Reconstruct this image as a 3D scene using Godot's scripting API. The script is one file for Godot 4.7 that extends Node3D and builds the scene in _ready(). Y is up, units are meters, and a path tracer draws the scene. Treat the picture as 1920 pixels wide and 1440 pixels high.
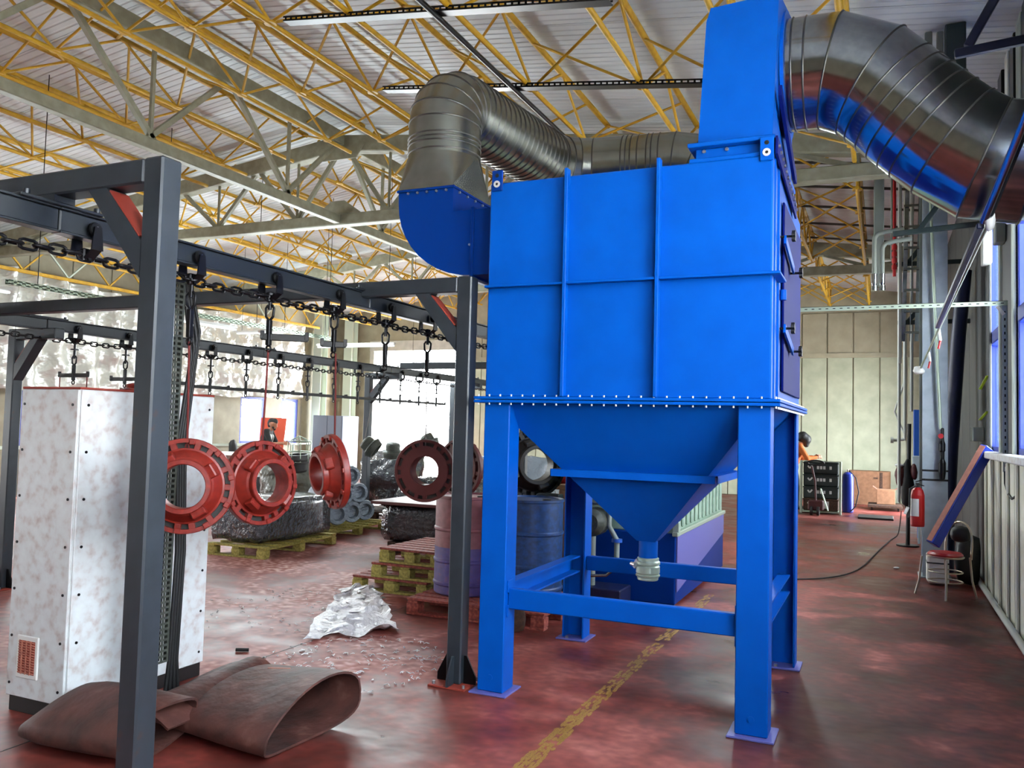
extends Node3D
# A paint shop: a blue dust collector beside an overhead chain conveyor, under a lattice roof.
# Metres, y up; the floor is y = 0, the conveyor runs along -z, the right-hand wall is at x = 1.08.

var M := {}
var O := Vector3.ZERO
var used := {}
var rng := RandomNumberGenerator.new()

class Mb:
	var v := PackedVector3Array()
	var n := PackedVector3Array()
	var uv := PackedVector2Array()
	var c := PackedColorArray()
	func t(a: Vector3, b: Vector3, d: Vector3) -> void:
		var m := (d - a).cross(b - a).normalized()
		v.append(a); v.append(b); v.append(d)
		n.append(m); n.append(m); n.append(m)
	func q(a: Vector3, b: Vector3, d: Vector3, e: Vector3) -> void:
		t(a, b, d); t(a, d, e)
	# a quad whose front looks along out
	func face(a: Vector3, b: Vector3, d: Vector3, e: Vector3, out: Vector3) -> void:
		if (d - a).cross(b - a).dot(out) + (e - a).cross(d - a).dot(out) >= 0.0:
			q(a, b, d, e)
		else:
			q(a, e, d, b)
	func tface(a: Vector3, b: Vector3, d: Vector3, out: Vector3) -> void:
		if (d - a).cross(b - a).dot(out) >= 0.0:
			t(a, b, d)
		else:
			t(a, d, b)
	# a triangle with given normals
	func ts(a: Vector3, b: Vector3, d: Vector3, na: Vector3, nb: Vector3, nd: Vector3) -> void:
		if (d - a).cross(b - a).dot(na + nb + nd) >= 0.0:
			v.append(a); v.append(b); v.append(d)
			n.append(na); n.append(nb); n.append(nd)
		else:
			v.append(a); v.append(d); v.append(b)
			n.append(na); n.append(nd); n.append(nb)
	func qs(a: Vector3, b: Vector3, d: Vector3, e: Vector3, na: Vector3, nb: Vector3, nd: Vector3, ne: Vector3) -> void:
		ts(a, b, d, na, nb, nd); ts(a, d, e, na, nd, ne)
	func quv(a: Vector3, b: Vector3, d: Vector3, e: Vector3, out: Vector3) -> void:
		# a .. e run round from the upper left as the picture is read
		var s := [a, b, d, e]
		var k := [Vector2(0, 0), Vector2(1, 0), Vector2(1, 1), Vector2(0, 1)]
		var order := [0, 1, 2, 0, 2, 3]
		if (d - a).cross(b - a).dot(out) < 0.0:
			order = [0, 2, 1, 0, 3, 2]
		while uv.size() < v.size():
			uv.append(Vector2.ZERO)
		for i in order:
			v.append(s[i]); n.append(out); uv.append(k[i])

func mb() -> Mb:
	return Mb.new()

func mesh_of(m: Mb, off: Vector3) -> ArrayMesh:
	var a := []
	a.resize(Mesh.ARRAY_MAX)
	var vv := m.v.duplicate()
	if off != Vector3.ZERO:
		for i in vv.size():
			vv[i] -= off
	a[Mesh.ARRAY_VERTEX] = vv
	a[Mesh.ARRAY_NORMAL] = m.n
	if m.uv.size() > 0:
		while m.uv.size() < vv.size():
			m.uv.append(Vector2.ZERO)
		a[Mesh.ARRAY_TEX_UV] = m.uv
	if m.c.size() == vv.size() and vv.size() > 0:
		a[Mesh.ARRAY_COLOR] = m.c
	var r := ArrayMesh.new()
	r.add_surface_from_arrays(Mesh.PRIMITIVE_TRIANGLES, a)
	return r

# ---------------------------------------------------------------- shapes
func box(m: Mb, c: Vector3, s: Vector3, b := Basis.IDENTITY, ch := 0.0) -> void:
	var h := s * 0.5
	var k := minf(ch, minf(h.x, minf(h.y, h.z)) * 0.9)
	var ax := [b.x, b.y, b.z]
	if k <= 0.0:
		for i in 3:
			for g in [-1.0, 1.0]:
				var u: Vector3 = ax[(i + 1) % 3] * h[(i + 1) % 3]
				var w: Vector3 = ax[(i + 2) % 3] * h[(i + 2) % 3]
				var f: Vector3 = c + ax[i] * h[i] * g
				m.face(f - u - w, f + u - w, f + u + w, f - u + w, ax[i] * g)
		return
	var p := func(sg: Vector3, full: int) -> Vector3:
		var r := c
		for i in 3:
			r += ax[i] * sg[i] * (h[i] if i == full else h[i] - k)
		return r
	for i in 3:
		var j := (i + 1) % 3
		var l := (i + 2) % 3
		for g in [-1.0, 1.0]:
			var cs := []
			for e in [[-1, -1], [1, -1], [1, 1], [-1, 1]]:
				var sg := Vector3.ZERO
				sg[i] = g; sg[j] = e[0]; sg[l] = e[1]
				cs.append(p.call(sg, i))
			m.face(cs[0], cs[1], cs[2], cs[3], ax[i] * g)
		for g in [-1.0, 1.0]:
			for e in [-1.0, 1.0]:
				var s0 := Vector3.ZERO
				var s1 := Vector3.ZERO
				s0[i] = g; s0[j] = e; s0[l] = -1.0
				s1[i] = g; s1[j] = e; s1[l] = 1.0
				m.face(p.call(s0, i), p.call(s0, j), p.call(s1, j), p.call(s1, i), ax[i] * g + ax[j] * e)
	for sx in [-1.0, 1.0]:
		for sy in [-1.0, 1.0]:
			for sz in [-1.0, 1.0]:
				var sg := Vector3(sx, sy, sz)
				m.tface(p.call(sg, 0), p.call(sg, 1), p.call(sg, 2), ax[0] * sx + ax[1] * sy + ax[2] * sz)

# a box given by its two corners
func slab(m: Mb, a: Vector3, b: Vector3, ch := 0.0) -> void:
	box(m, (a + b) * 0.5, (b - a).abs(), Basis.IDENTITY, ch)

func look(d: Vector3, up := Vector3.UP) -> Basis:
	var z := d.normalized()
	var u := up
	if absf(z.dot(u.normalized())) > 0.98:
		u = Vector3.RIGHT if absf(z.x) < 0.9 else Vector3.FORWARD
	var x := u.cross(z).normalized()
	return Basis(x, z.cross(x), z)

func bar(m: Mb, a: Vector3, b: Vector3, w: float, h: float, up := Vector3.UP, ch := 0.0) -> void:
	box(m, (a + b) * 0.5, Vector3(w, h, a.distance_to(b)), look(b - a, up), ch)

func tube(m: Mb, pts: Array, r: float, sides := 8, closed := false, caps := true) -> void:
	var k := pts.size()
	var fr := []
	var prev := Basis.IDENTITY
	for i in k:
		var d: Vector3
		if closed:
			d = pts[(i + 1) % k] - pts[(i + k - 1) % k]
		else:
			d = pts[mini(i + 1, k - 1)] - pts[maxi(i - 1, 0)]
		d = d.normalized()
		if i == 0:
			prev = look(d)
		else:
			var x := (prev.x - d * prev.x.dot(d)).normalized()
			prev = Basis(x, d.cross(x), d)
		fr.append(prev)
	var rings := k if closed else k - 1
	for i in rings:
		var j := (i + 1) % k
		for s in sides:
			var a0 := TAU * s / sides
			var a1 := TAU * (s + 1) / sides
			var n00: Vector3 = fr[i].x * cos(a0) + fr[i].y * sin(a0)
			var n01: Vector3 = fr[i].x * cos(a1) + fr[i].y * sin(a1)
			var n10: Vector3 = fr[j].x * cos(a0) + fr[j].y * sin(a0)
			var n11: Vector3 = fr[j].x * cos(a1) + fr[j].y * sin(a1)
			m.qs(pts[i] + n00 * r, pts[j] + n10 * r, pts[j] + n11 * r, pts[i] + n01 * r, n00, n10, n11, n01)
	if caps and not closed:
		for e in [0, k - 1]:
			var d: Vector3 = fr[e].z * (-1.0 if e == 0 else 1.0)
			for s in sides:
				var a0 := TAU * s / sides
				var a1 := TAU * (s + 1) / sides
				m.tface(pts[e], pts[e] + (fr[e].x * cos(a0) + fr[e].y * sin(a0)) * r, pts[e] + (fr[e].x * cos(a1) + fr[e].y * sin(a1)) * r, d)

# profile of (radius, height) turned round the y axis of xf
func lathe(m: Mb, prof: Array, xf := Transform3D.IDENTITY, sides := 24, a_from := 0.0, a_to := TAU) -> void:
	for i in prof.size() - 1:
		var p: Vector2 = prof[i]
		var q: Vector2 = prof[i + 1]
		var d := q - p
		if d.length() < 1e-6:
			continue
		var nn := Vector2(d.y, -d.x).normalized()
		for s in sides:
			var a0 := lerpf(a_from, a_to, float(s) / sides)
			var a1 := lerpf(a_from, a_to, float(s + 1) / sides)
			var e0 := Vector3(cos(a0), 0, sin(a0))
			var e1 := Vector3(cos(a1), 0, sin(a1))
			var u := Vector3.UP
			var n0 := (xf.basis * (e0 * nn.x + u * nn.y)).normalized()
			var n1 := (xf.basis * (e1 * nn.x + u * nn.y)).normalized()
			var p0 := xf * (e0 * p.x + u * p.y)
			var p1 := xf * (e1 * p.x + u * p.y)
			var q0 := xf * (e0 * q.x + u * q.y)
			var q1 := xf * (e1 * q.x + u * q.y)
			if q.x > 1e-6:
				m.ts(p0, q0, q1, n0, n0, n1)
			if p.x > 1e-6:
				m.ts(p0, q1, p1, n0, n1, n1)

func disc(m: Mb, c: Vector3, axis: Vector3, r: float, h: float, sides := 12) -> void:
	lathe(m, [Vector2(0, -h / 2), Vector2(r, -h / 2), Vector2(r, h / 2), Vector2(0, h / 2)], Transform3D(ybasis(axis), c), sides)

func ybasis(axis: Vector3) -> Basis:
	var b := look(axis)
	return Basis(b.y, b.z, b.x)

# polygon in the xy plane of xf, thick along its z
func prism(m: Mb, poly: Array, depth: float, xf := Transform3D.IDENTITY) -> void:
	var pp := PackedVector2Array(poly)
	var idx := Geometry2D.triangulate_polygon(pp)
	var f := Vector3(0, 0, depth * 0.5)
	for i in range(0, idx.size(), 3):
		var a := Vector3(pp[idx[i]].x, pp[idx[i]].y, 0)
		var b := Vector3(pp[idx[i + 1]].x, pp[idx[i + 1]].y, 0)
		var c := Vector3(pp[idx[i + 2]].x, pp[idx[i + 2]].y, 0)
		m.tface(xf * (a + f), xf * (b + f), xf * (c + f), xf.basis.z)
		m.tface(xf * (a - f), xf * (b - f), xf * (c - f), -xf.basis.z)
	var sgn := 1.0 if not Geometry2D.is_polygon_clockwise(pp) else -1.0
	for i in pp.size():
		var a := pp[i]
		var b := pp[(i + 1) % pp.size()]
		var o := Vector3((b - a).y, -(b - a).x, 0) * sgn
		var a3 := Vector3(a.x, a.y, 0)
		var b3 := Vector3(b.x, b.y, 0)
		m.face(xf * (a3 - f), xf * (b3 - f), xf * (b3 + f), xf * (a3 + f), xf.basis * o)

# prism standing in a plane of constant z (thick along z) or constant x
func plate_z(m: Mb, poly: Array, z: float, th: float) -> void:
	prism(m, poly, th, Transform3D(Basis.IDENTITY, Vector3(0, 0, z)))

# poly is given as (z, y)
func plate_x(m: Mb, poly: Array, x: float, th: float) -> void:
	var p := []
	for e in poly:
		p.append(Vector2(-e.x, e.y))
	prism(m, p, th, Transform3D(Basis(Vector3(0, 0, -1), Vector3.UP, Vector3(1, 0, 0)), Vector3(x, 0, 0)))

# poly is given as (x, z)
func plate_y(m: Mb, poly: Array, y: float, th: float) -> void:
	var p := []
	for e in poly:
		p.append(Vector2(e.x, -e.y))
	prism(m, p, th, Transform3D(Basis(Vector3.RIGHT, Vector3(0, 0, -1), Vector3.UP), Vector3(0, y, 0)))

# a sheet of points [row][column], smooth, drawn on both sides with a little thickness
func sheet(m: Mb, g: Array, th := 0.0, wrap := false) -> void:
	var rows := g.size()
	var cols: int = g[0].size()
	var nn := []
	for i in rows:
		var row := []
		for j in cols:
			var du: Vector3 = g[mini(i + 1, rows - 1)][j] - g[maxi(i - 1, 0)][j]
			var dv: Vector3
			if wrap:
				dv = g[i][(j + 1) % cols] - g[i][(j + cols - 1) % cols]
			else:
				dv = g[i][mini(j + 1, cols - 1)] - g[i][maxi(j - 1, 0)]
			row.append(du.cross(dv).normalized())
		nn.append(row)
	var last := cols if wrap else cols - 1
	for side in ([1.0, -1.0] if th > 0.0 else [1.0]):
		var o: float = th * 0.5 * side
		for i in rows - 1:
			for j in last:
				var l := (j + 1) % cols
				var a: Vector3 = nn[i][j] * side
				var b: Vector3 = nn[i + 1][j] * side
				var c: Vector3 = nn[i + 1][l] * side
				var d: Vector3 = nn[i][l] * side
				m.qs(g[i][j] + a * th * 0.5, g[i + 1][j] + b * th * 0.5, g[i + 1][l] + c * th * 0.5, g[i][l] + d * th * 0.5, a, b, c, d)
	if th > 0.0:
		for e in [0, rows - 1]:
			for j in last:
				var l := (j + 1) % cols
				var k := 1 if e == 0 else rows - 2
				var a: Vector3 = g[e][j]
				var b: Vector3 = g[e][l]
				m.face(a - nn[e][j] * th * 0.5, b - nn[e][l] * th * 0.5, b + nn[e][l] * th * 0.5, a + nn[e][j] * th * 0.5, a - g[k][j])
		if not wrap:
			for e in [0, cols - 1]:
				for i in rows - 1:
					var k := 1 if e == 0 else cols - 2
					var a: Vector3 = g[i][e]
					var b: Vector3 = g[i + 1][e]
					m.face(a - nn[i][e] * th * 0.5, b - nn[i + 1][e] * th * 0.5, b + nn[i + 1][e] * th * 0.5, a + nn[i][e] * th * 0.5, a - g[i][k])

# a lumpy closed body: an ellipsoid squared towards a box, pushed about by noise
func lump(m: Mb, c: Vector3, r: Vector3, rough: float, sd: int, square := 0.0, rings := 12, seg := 18, fq := 3.0) -> void:
	var nz := FastNoiseLite.new()
	nz.seed = sd
	nz.frequency = fq
	nz.fractal_octaves = 3
	var g := []
	for i in rings + 1:
		var row := []
		var ph := PI * i / rings
		for j in seg:
			var th := TAU * j / seg
			var d := Vector3(sin(ph) * cos(th), cos(ph), sin(ph) * sin(th))
			var e := d
			if square > 0.0:
				var mx := maxf(absf(d.x), maxf(absf(d.y), absf(d.z)))
				e = d.lerp(d / mx, square)
			var w := 1.0 + rough * nz.get_noise_3dv(e * r + c * 0.37)
			row.append(c + e * r * w)
		g.append(row)
	sheet(m, g, 0.0, true)

# ---------------------------------------------------------------- things and parts
func numbered(called: String) -> String:
	if not used.has(called):
		used[called] = 0
		return called
	used[called] += 1
	return "%s_%03d" % [called, used[called]]

func tag(o: Node3D, label: String, category: String, group := "", kind := "") -> void:
	if label != "":
		o.set_meta("label", label)
	if category != "":
		o.set_meta("category", category)
	if group != "":
		o.set_meta("group", group)
	if kind != "":
		o.set_meta("kind", kind)

func thing(called: String, label: String, category: String, at: Vector3, group := "", kind := "") -> Node3D:
	var o := Node3D.new()
	o.name = numbered(called)
	add_child(o)
	o.position = at
	O = at
	tag(o, label, category, group, kind)
	return o

func part(called: String, m: Mb, mat: Material, parent: Node3D, label := "", kind := "") -> MeshInstance3D:
	var o := MeshInstance3D.new()
	o.name = called
	o.mesh = mesh_of(m, O)
	o.material_override = mat
	parent.add_child(o, true)
	if label != "":
		o.set_meta("label", label)
	if kind != "":
		o.set_meta("kind", kind)
	return o

# a piece that shares its mesh; xf is relative to the parent
func piece(called: String, me: Mesh, mat: Material, parent: Node3D, xf: Transform3D) -> MeshInstance3D:
	var o := MeshInstance3D.new()
	o.name = called
	o.mesh = me
	o.material_override = mat
	parent.add_child(o, true)
	o.transform = xf
	return o

# a thing that is one mesh
func solo(called: String, m: Mb, mat: Material, label: String, category: String, at: Vector3, group := "", kind := "") -> MeshInstance3D:
	var o := MeshInstance3D.new()
	o.name = numbered(called)
	o.mesh = mesh_of(m, at)
	o.material_override = mat
	add_child(o)
	o.position = at
	O = at
	tag(o, label, category, group, kind)
	return o

func copy(src: Node3D, at: Vector3, turn: float, label: String) -> Node3D:
	var o: Node3D = src.duplicate()
	var base := String(src.name)
	o.name = numbered(base)
	add_child(o)
	o.position = at
	o.rotation.y = turn
	if label != "":
		o.set_meta("label", label)
	return o

const PLACE := ["first", "second", "third", "fourth", "fifth", "sixth", "seventh", "eighth", "ninth", "tenth", "eleventh", "twelfth", "thirteenth", "fourteenth", "fifteenth", "sixteenth", "seventeenth", "eighteenth", "nineteenth", "twentieth"]

# ---------------------------------------------------------------- materials
func flat(c: Color, rough := 0.6, metal := 0.0) -> StandardMaterial3D:
	var m := StandardMaterial3D.new()
	m.albedo_color = c
	m.roughness = rough
	m.metallic = metal
	return m

func noise_tex(freq: float, ramp: Array, oct := 4, sd := 1, size := 512, kind := FastNoiseLite.TYPE_SIMPLEX_SMOOTH) -> NoiseTexture2D:
	var f := FastNoiseLite.new()
	f.noise_type = kind
	f.seed = sd
	f.frequency = freq
	f.fractal_octaves = oct
	var t := NoiseTexture2D.new()
	t.width = size
	t.height = size
	t.seamless = true
	t.noise = f
	var g := Gradient.new()
	var of := PackedFloat32Array()
	var cs := PackedColorArray()
	for e in ramp:
		of.append(e[0]); cs.append(e[1])
	g.offsets = of
	g.colors = cs
	t.color_ramp = g
	return t

func bump_tex(freq: float, oct := 4, sd := 7, size := 512) -> NoiseTexture2D:
	var f := FastNoiseLite.new()
	f.seed = sd
	f.frequency = freq
	f.fractal_octaves = oct
	var t := NoiseTexture2D.new()
	t.width = size
	t.height = size
	t.seamless = true
	t.noise = f
	return t

# world-mapped surface with a mottled colour
func mottled(ramp: Array, freq: float, scale: float, rough := 0.6, metal := 0.0, sd := 1) -> StandardMaterial3D:
	var m := flat(Color.WHITE, rough, metal)
	m.albedo_texture = noise_tex(freq, ramp, 5, sd)
	m.uv1_triplanar = true
	m.uv1_scale = Vector3.ONE * scale
	return m

func wrinkled(m: StandardMaterial3D, tex: Texture2D, cm: float) -> StandardMaterial3D:
	m.heightmap_enabled = true
	m.heightmap_texture = tex
	m.heightmap_scale = cm
	return m

const LAMP_E := 14.0

func _ready() -> void:
	# ---- camera
	var cam := Camera3D.new()
	cam.name = "camera"
	add_child(cam)
	cam.transform = Transform3D(Basis(Vector3(0.91289779, 0.02582546, -0.40737044), Vector3(-0.00260981, 0.99834542, 0.05744216), Vector3(0.40817989, -0.05137566, 0.91145473)), Vector3(0, 1.65, 0))
	cam.fov = rad_to_deg(2.0 * atan(720.0 / 1555.0))
	cam.near = 0.05
	cam.far = 300.0
	cam.current = true
	# ---- overcast sky
	var sky := ProceduralSkyMaterial.new()
	sky.sky_top_color = Color(0.90, 0.95, 1.0)
	sky.sky_horizon_color = Color(1.0, 1.0, 0.99)
	sky.ground_bottom_color = Color(0.55, 0.55, 0.54)
	sky.ground_horizon_color = Color(0.75, 0.77, 0.78)
	sky.sky_energy_multiplier = 6.0
	sky.ground_energy_multiplier = 4.0
	sky.sun_angle_max = 1.0
	# the sun stands to the left and beyond the far wall; it falls on the yard and through the far gate
	var sun := DirectionalLight3D.new()
	sun.name = "sun"
	add_child(sun)
	sun.basis = look(Vector3(-0.32, 0.9, -0.30))
	sun.light_color = Color(1.0, 0.96, 0.90)
	sun.light_energy = 40.0
	sun.light_angular_distance = 1.5
	sun.shadow_enabled = true
	var env := Environment.new()
	env.background_mode = Environment.BG_SKY
	env.sky = Sky.new()
	env.sky.sky_material = sky
	env.tonemap_mode = Environment.TONE_MAPPER_LINEAR
	env.tonemap_exposure = 0.5
	env.sdfgi_enabled = true
	env.ssao_enabled = true
	env.ssil_enabled = true
	var we := WorldEnvironment.new()
	we.name = "world_environment"
	we.environment = env
	add_child(we)
	# ---- build
	materials()
	setting()
	roof_steel()
	dust_collector()
	ducts()
	wash_tank()
	conveyor()
	conveyor_load()
	cable_tray_upright()
	cabinets()
	rubber_belt()
	stores()
	left_background()
	lamps()
	right_side()
	far_right()
	people()

func materials() -> void:
	M.blue = mottled([[0.0, Color(0.0, 0.285, 0.63)], [0.5, Color(0.0, 0.30, 0.66)], [1.0, Color(0.0, 0.315, 0.68)]], 0.01, 0.7, 0.42)
	M.blue.metallic_specular = 0.22
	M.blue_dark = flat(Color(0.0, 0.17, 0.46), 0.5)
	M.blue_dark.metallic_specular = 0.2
	M.shaded_blue = flat(Color(0.015, 0.07, 0.34), 0.6)  # blue darkened to look unlit, on side door, bolt strip and skirt
	M.shaded_blue.metallic_specular = 0.15
	M.navy = flat(Color(0.04, 0.075, 0.22), 0.45)
	M.steel = mottled([[0.0, Color(0.155, 0.18, 0.20)], [0.6, Color(0.18, 0.205, 0.23)], [0.85, Color(0.19, 0.215, 0.24)], [1.0, Color(0.26, 0.20, 0.19)]], 0.012, 0.8, 0.38, 0.15, 5)
	M.black_steel = flat(Color(0.07, 0.075, 0.085), 0.35, 0.5)
	M.rail = flat(Color(0.14, 0.16, 0.18), 0.35, 0.2)
	M.chain = flat(Color(0.12, 0.12, 0.13), 0.35, 0.7)
	M.bolt = flat(Color(0.75, 0.76, 0.78), 0.3, 0.9)
	var gal := mottled([[0.0, Color(0.60, 0.62, 0.62)], [1.0, Color(0.70, 0.72, 0.72)]], 0.03, 0.9, 0.15, 1.0, 9)
	M.galv = gal
	var gal2 := mottled([[0.0, Color(0.56, 0.57, 0.53)], [1.0, Color(0.63, 0.64, 0.60)]], 0.015, 0.9, 0.27, 1.0, 10)
	M.galv_dull = gal2
	M.galv_pale = flat(Color(0.68, 0.74, 0.66), 0.42, 0.55)
	M.seam = flat(Color(0.36, 0.36, 0.35), 0.4, 0.9)
	M.truss = mottled([[0.0, Color(0.50, 0.50, 0.42)], [1.0, Color(0.62, 0.62, 0.54)]], 0.02, 0.5, 0.55, 0.0, 3)
	M.yellow = mottled([[0.0, Color(0.64, 0.47, 0.05)], [0.5, Color(0.72, 0.55, 0.08)], [1.0, Color(0.80, 0.63, 0.13)]], 0.02, 0.6, 0.5, 0.0, 4)
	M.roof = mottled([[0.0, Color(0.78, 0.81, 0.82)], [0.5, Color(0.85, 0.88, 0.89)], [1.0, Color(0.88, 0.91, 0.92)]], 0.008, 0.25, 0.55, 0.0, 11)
	M.roof_gap = flat(Color(0.25, 0.23, 0.20), 0.8)
	M.white_paint = mottled([[0.0, Color(0.72, 0.66, 0.65)], [0.25, Color(0.79, 0.77, 0.76)], [0.5, Color(0.83, 0.84, 0.84)], [1.0, Color(0.86, 0.88, 0.88)]], 0.025, 0.8, 0.45, 0.0, 21)
	M.plinth = flat(Color(0.10, 0.08, 0.08), 0.6)
	M.rust_red = flat(Color(0.55, 0.20, 0.15), 0.6)
	M.casting = mottled([[0.0, Color(0.38, 0.085, 0.055)], [0.5, Color(0.46, 0.115, 0.075)], [1.0, Color(0.53, 0.15, 0.10)]], 0.02, 2.0, 0.42, 0.0, 31)
	M.casting_dark = flat(Color(0.30, 0.07, 0.06), 0.5)
	M.casting_black = flat(Color(0.13, 0.12, 0.11), 0.5)
	M.grey_iron = mottled([[0.0, Color(0.20, 0.21, 0.19)], [1.0, Color(0.34, 0.36, 0.32)]], 0.03, 2.0, 0.5, 0.2, 33)
	M.rope = flat(Color(0.38, 0.10, 0.09), 0.8)
	M.wire = flat(Color(0.45, 0.42, 0.40), 0.5, 0.4)
	var belt := mottled([[0.0, Color(0.17, 0.10, 0.085)], [0.45, Color(0.28, 0.155, 0.13)], [0.8, Color(0.34, 0.19, 0.16)], [1.0, Color(0.44, 0.31, 0.27)]], 0.01, 0.8, 0.62, 0.0, 41)
	M.belt = wrinkled(belt, bump_tex(0.03, 4, 42), 0.4)
	M.belt_edge = flat(Color(0.10, 0.07, 0.06), 0.8)
	M.wood = mottled([[0.0, Color(0.42, 0.38, 0.18)], [0.5, Color(0.60, 0.55, 0.27)], [1.0, Color(0.70, 0.64, 0.36)]], 0.03, 1.5, 0.8, 0.0, 51)
	M.wood_red = mottled([[0.0, Color(0.34, 0.12, 0.10)], [0.5, Color(0.50, 0.20, 0.16)], [1.0, Color(0.62, 0.36, 0.28)]], 0.03, 1.5, 0.7, 0.0, 52)
	M.wood_dark = mottled([[0.0, Color(0.16, 0.10, 0.07)], [1.0, Color(0.36, 0.24, 0.16)]], 0.03, 1.5, 0.8, 0.0, 53)
	var film := flat(Color(0.22, 0.23, 0.25), 0.13)
	film.clearcoat_enabled = true
	film.clearcoat = 0.8
	film.clearcoat_roughness = 0.1
	film.uv1_triplanar = true
	film.uv1_scale = Vector3.ONE * 1.1
	M.film = wrinkled(film, bump_tex(0.022, 4, 61), 3.5)
	var pale := flat(Color(0.50, 0.54, 0.58), 0.2)
	pale.uv1_triplanar = true
	pale.uv1_scale = Vector3.ONE * 1.1
	M.film_pale = wrinkled(pale, bump_tex(0.028, 4, 62), 2.0)
	var tarp := flat(Color(0.36, 0.36, 0.32), 0.4)
	tarp.uv1_triplanar = true
	tarp.uv1_scale = Vector3.ONE * 0.9
	M.tarp = wrinkled(tarp, bump_tex(0.010, 4, 63), 5.0)
	var fw := flat(Color(0.88, 0.86, 0.86), 0.3)
	fw.uv1_triplanar = true
	fw.uv1_scale = Vector3.ONE * 1.4
	M.film_white = wrinkled(fw, bump_tex(0.02, 4, 64), 1.6)
	var foil := flat(Color(0.84, 0.84, 0.81), 0.34, 0.5)
	foil.uv1_triplanar = true
	foil.uv1_scale = Vector3.ONE * 0.55
	M.foil = wrinkled(foil, bump_tex(0.008, 4, 65), 5.0)
	M.drum_pink = mottled([[0.0, Color(0.40, 0.20, 0.22)], [1.0, Color(0.52, 0.30, 0.32)]], 0.02, 1.2, 0.5, 0.0, 71)
	M.drum_violet = mottled([[0.0, Color(0.24, 0.17, 0.36)], [0.6, Color(0.27, 0.22, 0.46)], [1.0, Color(0.40, 0.25, 0.36)]], 0.02, 1.2, 0.5, 0.0, 72)
	M.drum_blue = mottled([[0.0, Color(0.24, 0.15, 0.11)], [0.2, Color(0.10, 0.18, 0.30)], [0.6, Color(0.10, 0.24, 0.44)], [1.0, Color(0.14, 0.32, 0.54)]], 0.025, 1.3, 0.4, 0.1, 73)
	M.cream = mottled([[0.0, Color(0.66, 0.68, 0.58)], [1.0, Color(0.76, 0.78, 0.68)]], 0.01, 0.4, 0.55, 0.0, 81)
	M.cream_warm = mottled([[0.0, Color(0.50, 0.47, 0.39)], [1.0, Color(0.60, 0.57, 0.48)]], 0.01, 0.4, 0.6, 0.0, 82)
	M.yard = flat(Color(0.93, 0.93, 0.92), 0.8)
	M.panel_pale = mottled([[0.0, Color(0.80, 0.80, 0.72)], [1.0, Color(0.88, 0.88, 0.81)]], 0.01, 0.4, 0.55, 0.0, 86)
	M.panel_grey = mottled([[0.0, Color(0.17, 0.18, 0.185)], [1.0, Color(0.22, 0.235, 0.235)]], 0.01, 0.4, 0.6, 0.0, 83)
	M.panel_white = mottled([[0.0, Color(0.66, 0.65, 0.61)], [1.0, Color(0.76, 0.75, 0.71)]], 0.012, 0.5, 0.55, 0.0, 84)
	M.column = mottled([[0.0, Color(0.56, 0.61, 0.64)], [1.0, Color(0.66, 0.71, 0.74)]], 0.015, 0.6, 0.5, 0.0, 85)
	M.frame_blue = flat(Color(0.05, 0.16, 0.55), 0.4)
	M.frame_white = flat(Color(0.76, 0.80, 0.74), 0.5)
	M.grey_pipe = flat(Color(0.50, 0.53, 0.50), 0.5)
	M.white_pipe = flat(Color(0.72, 0.73, 0.70), 0.45)
	M.green_steel = flat(Color(0.06, 0.12, 0.13), 0.45)
	M.pale_green = mottled([[0.0, Color(0.48, 0.58, 0.50)], [1.0, Color(0.62, 0.70, 0.62)]], 0.02, 0.8, 0.5, 0.0, 91)
	M.lilac = flat(Color(0.36, 0.36, 0.62), 0.45)
	M.card = mottled([[0.0, Color(0.46, 0.32, 0.22)], [1.0, Color(0.56, 0.40, 0.29)]], 0.02, 0.8, 0.8, 0.0, 92)
	M.black = flat(Color(0.035, 0.035, 0.04), 0.55)
	M.rubber = flat(Color(0.05, 0.05, 0.055), 0.6)
	M.red = flat(Color(0.62, 0.05, 0.06), 0.35)
	M.dark_red = flat(Color(0.25, 0.06, 0.06), 0.5)
	M.white = flat(Color(0.88, 0.88, 0.86), 0.5)
	M.orange_board = flat(Color(0.72, 0.27, 0.16), 0.6)
	M.chrome = flat(Color(0.74, 0.70, 0.62), 0.3, 0.9)
	M.salmon = mottled([[0.0, Color(0.58, 0.34, 0.28)], [1.0, Color(0.74, 0.48, 0.40)]], 0.03, 1.0, 0.5, 0.0, 93)
	M.skin = flat(Color(0.60, 0.40, 0.30), 0.6)
	M.hair = flat(Color(0.05, 0.04, 0.04), 0.7)
	M.jacket = flat(Color(0.70, 0.36, 0.12), 0.8)
	M.cloth_dark = flat(Color(0.07, 0.08, 0.08), 0.85)
	M.cloth_white = flat(Color(0.80, 0.81, 0.80), 0.85)
	M.cabinet_grey = flat(Color(0.33, 0.35, 0.40), 0.45)
	M.cabinet_pale = flat(Color(0.66, 0.70, 0.78), 0.4)
	M.blue_mid = flat(Color(0.12, 0.32, 0.66), 0.4)
	M.crate = flat(Color(0.09, 0.14, 0.13), 0.55)
	M.line_yellow = mottled([[0.0, Color(0.50, 0.34, 0.16)], [1.0, Color(0.66, 0.52, 0.20)]], 0.05, 3.0, 0.6, 0.0, 94)
	M.tape = flat(Color(0.78, 0.90, 0.18), 0.5)
	var pane := flat(Color(0.80, 0.90, 0.92, 0.12), 0.04)
	pane.transparency = BaseMaterial3D.TRANSPARENCY_ALPHA
	M.pane = pane
	var lamp := flat(Color(0.9, 0.9, 0.9), 0.5)
	lamp.emission_enabled = true
	lamp.emission = Color(0.93, 0.98, 1.0)
	lamp.emission_energy_multiplier = 2.2
	M.lamp = lamp
	M.floor = floor_material()

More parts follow.
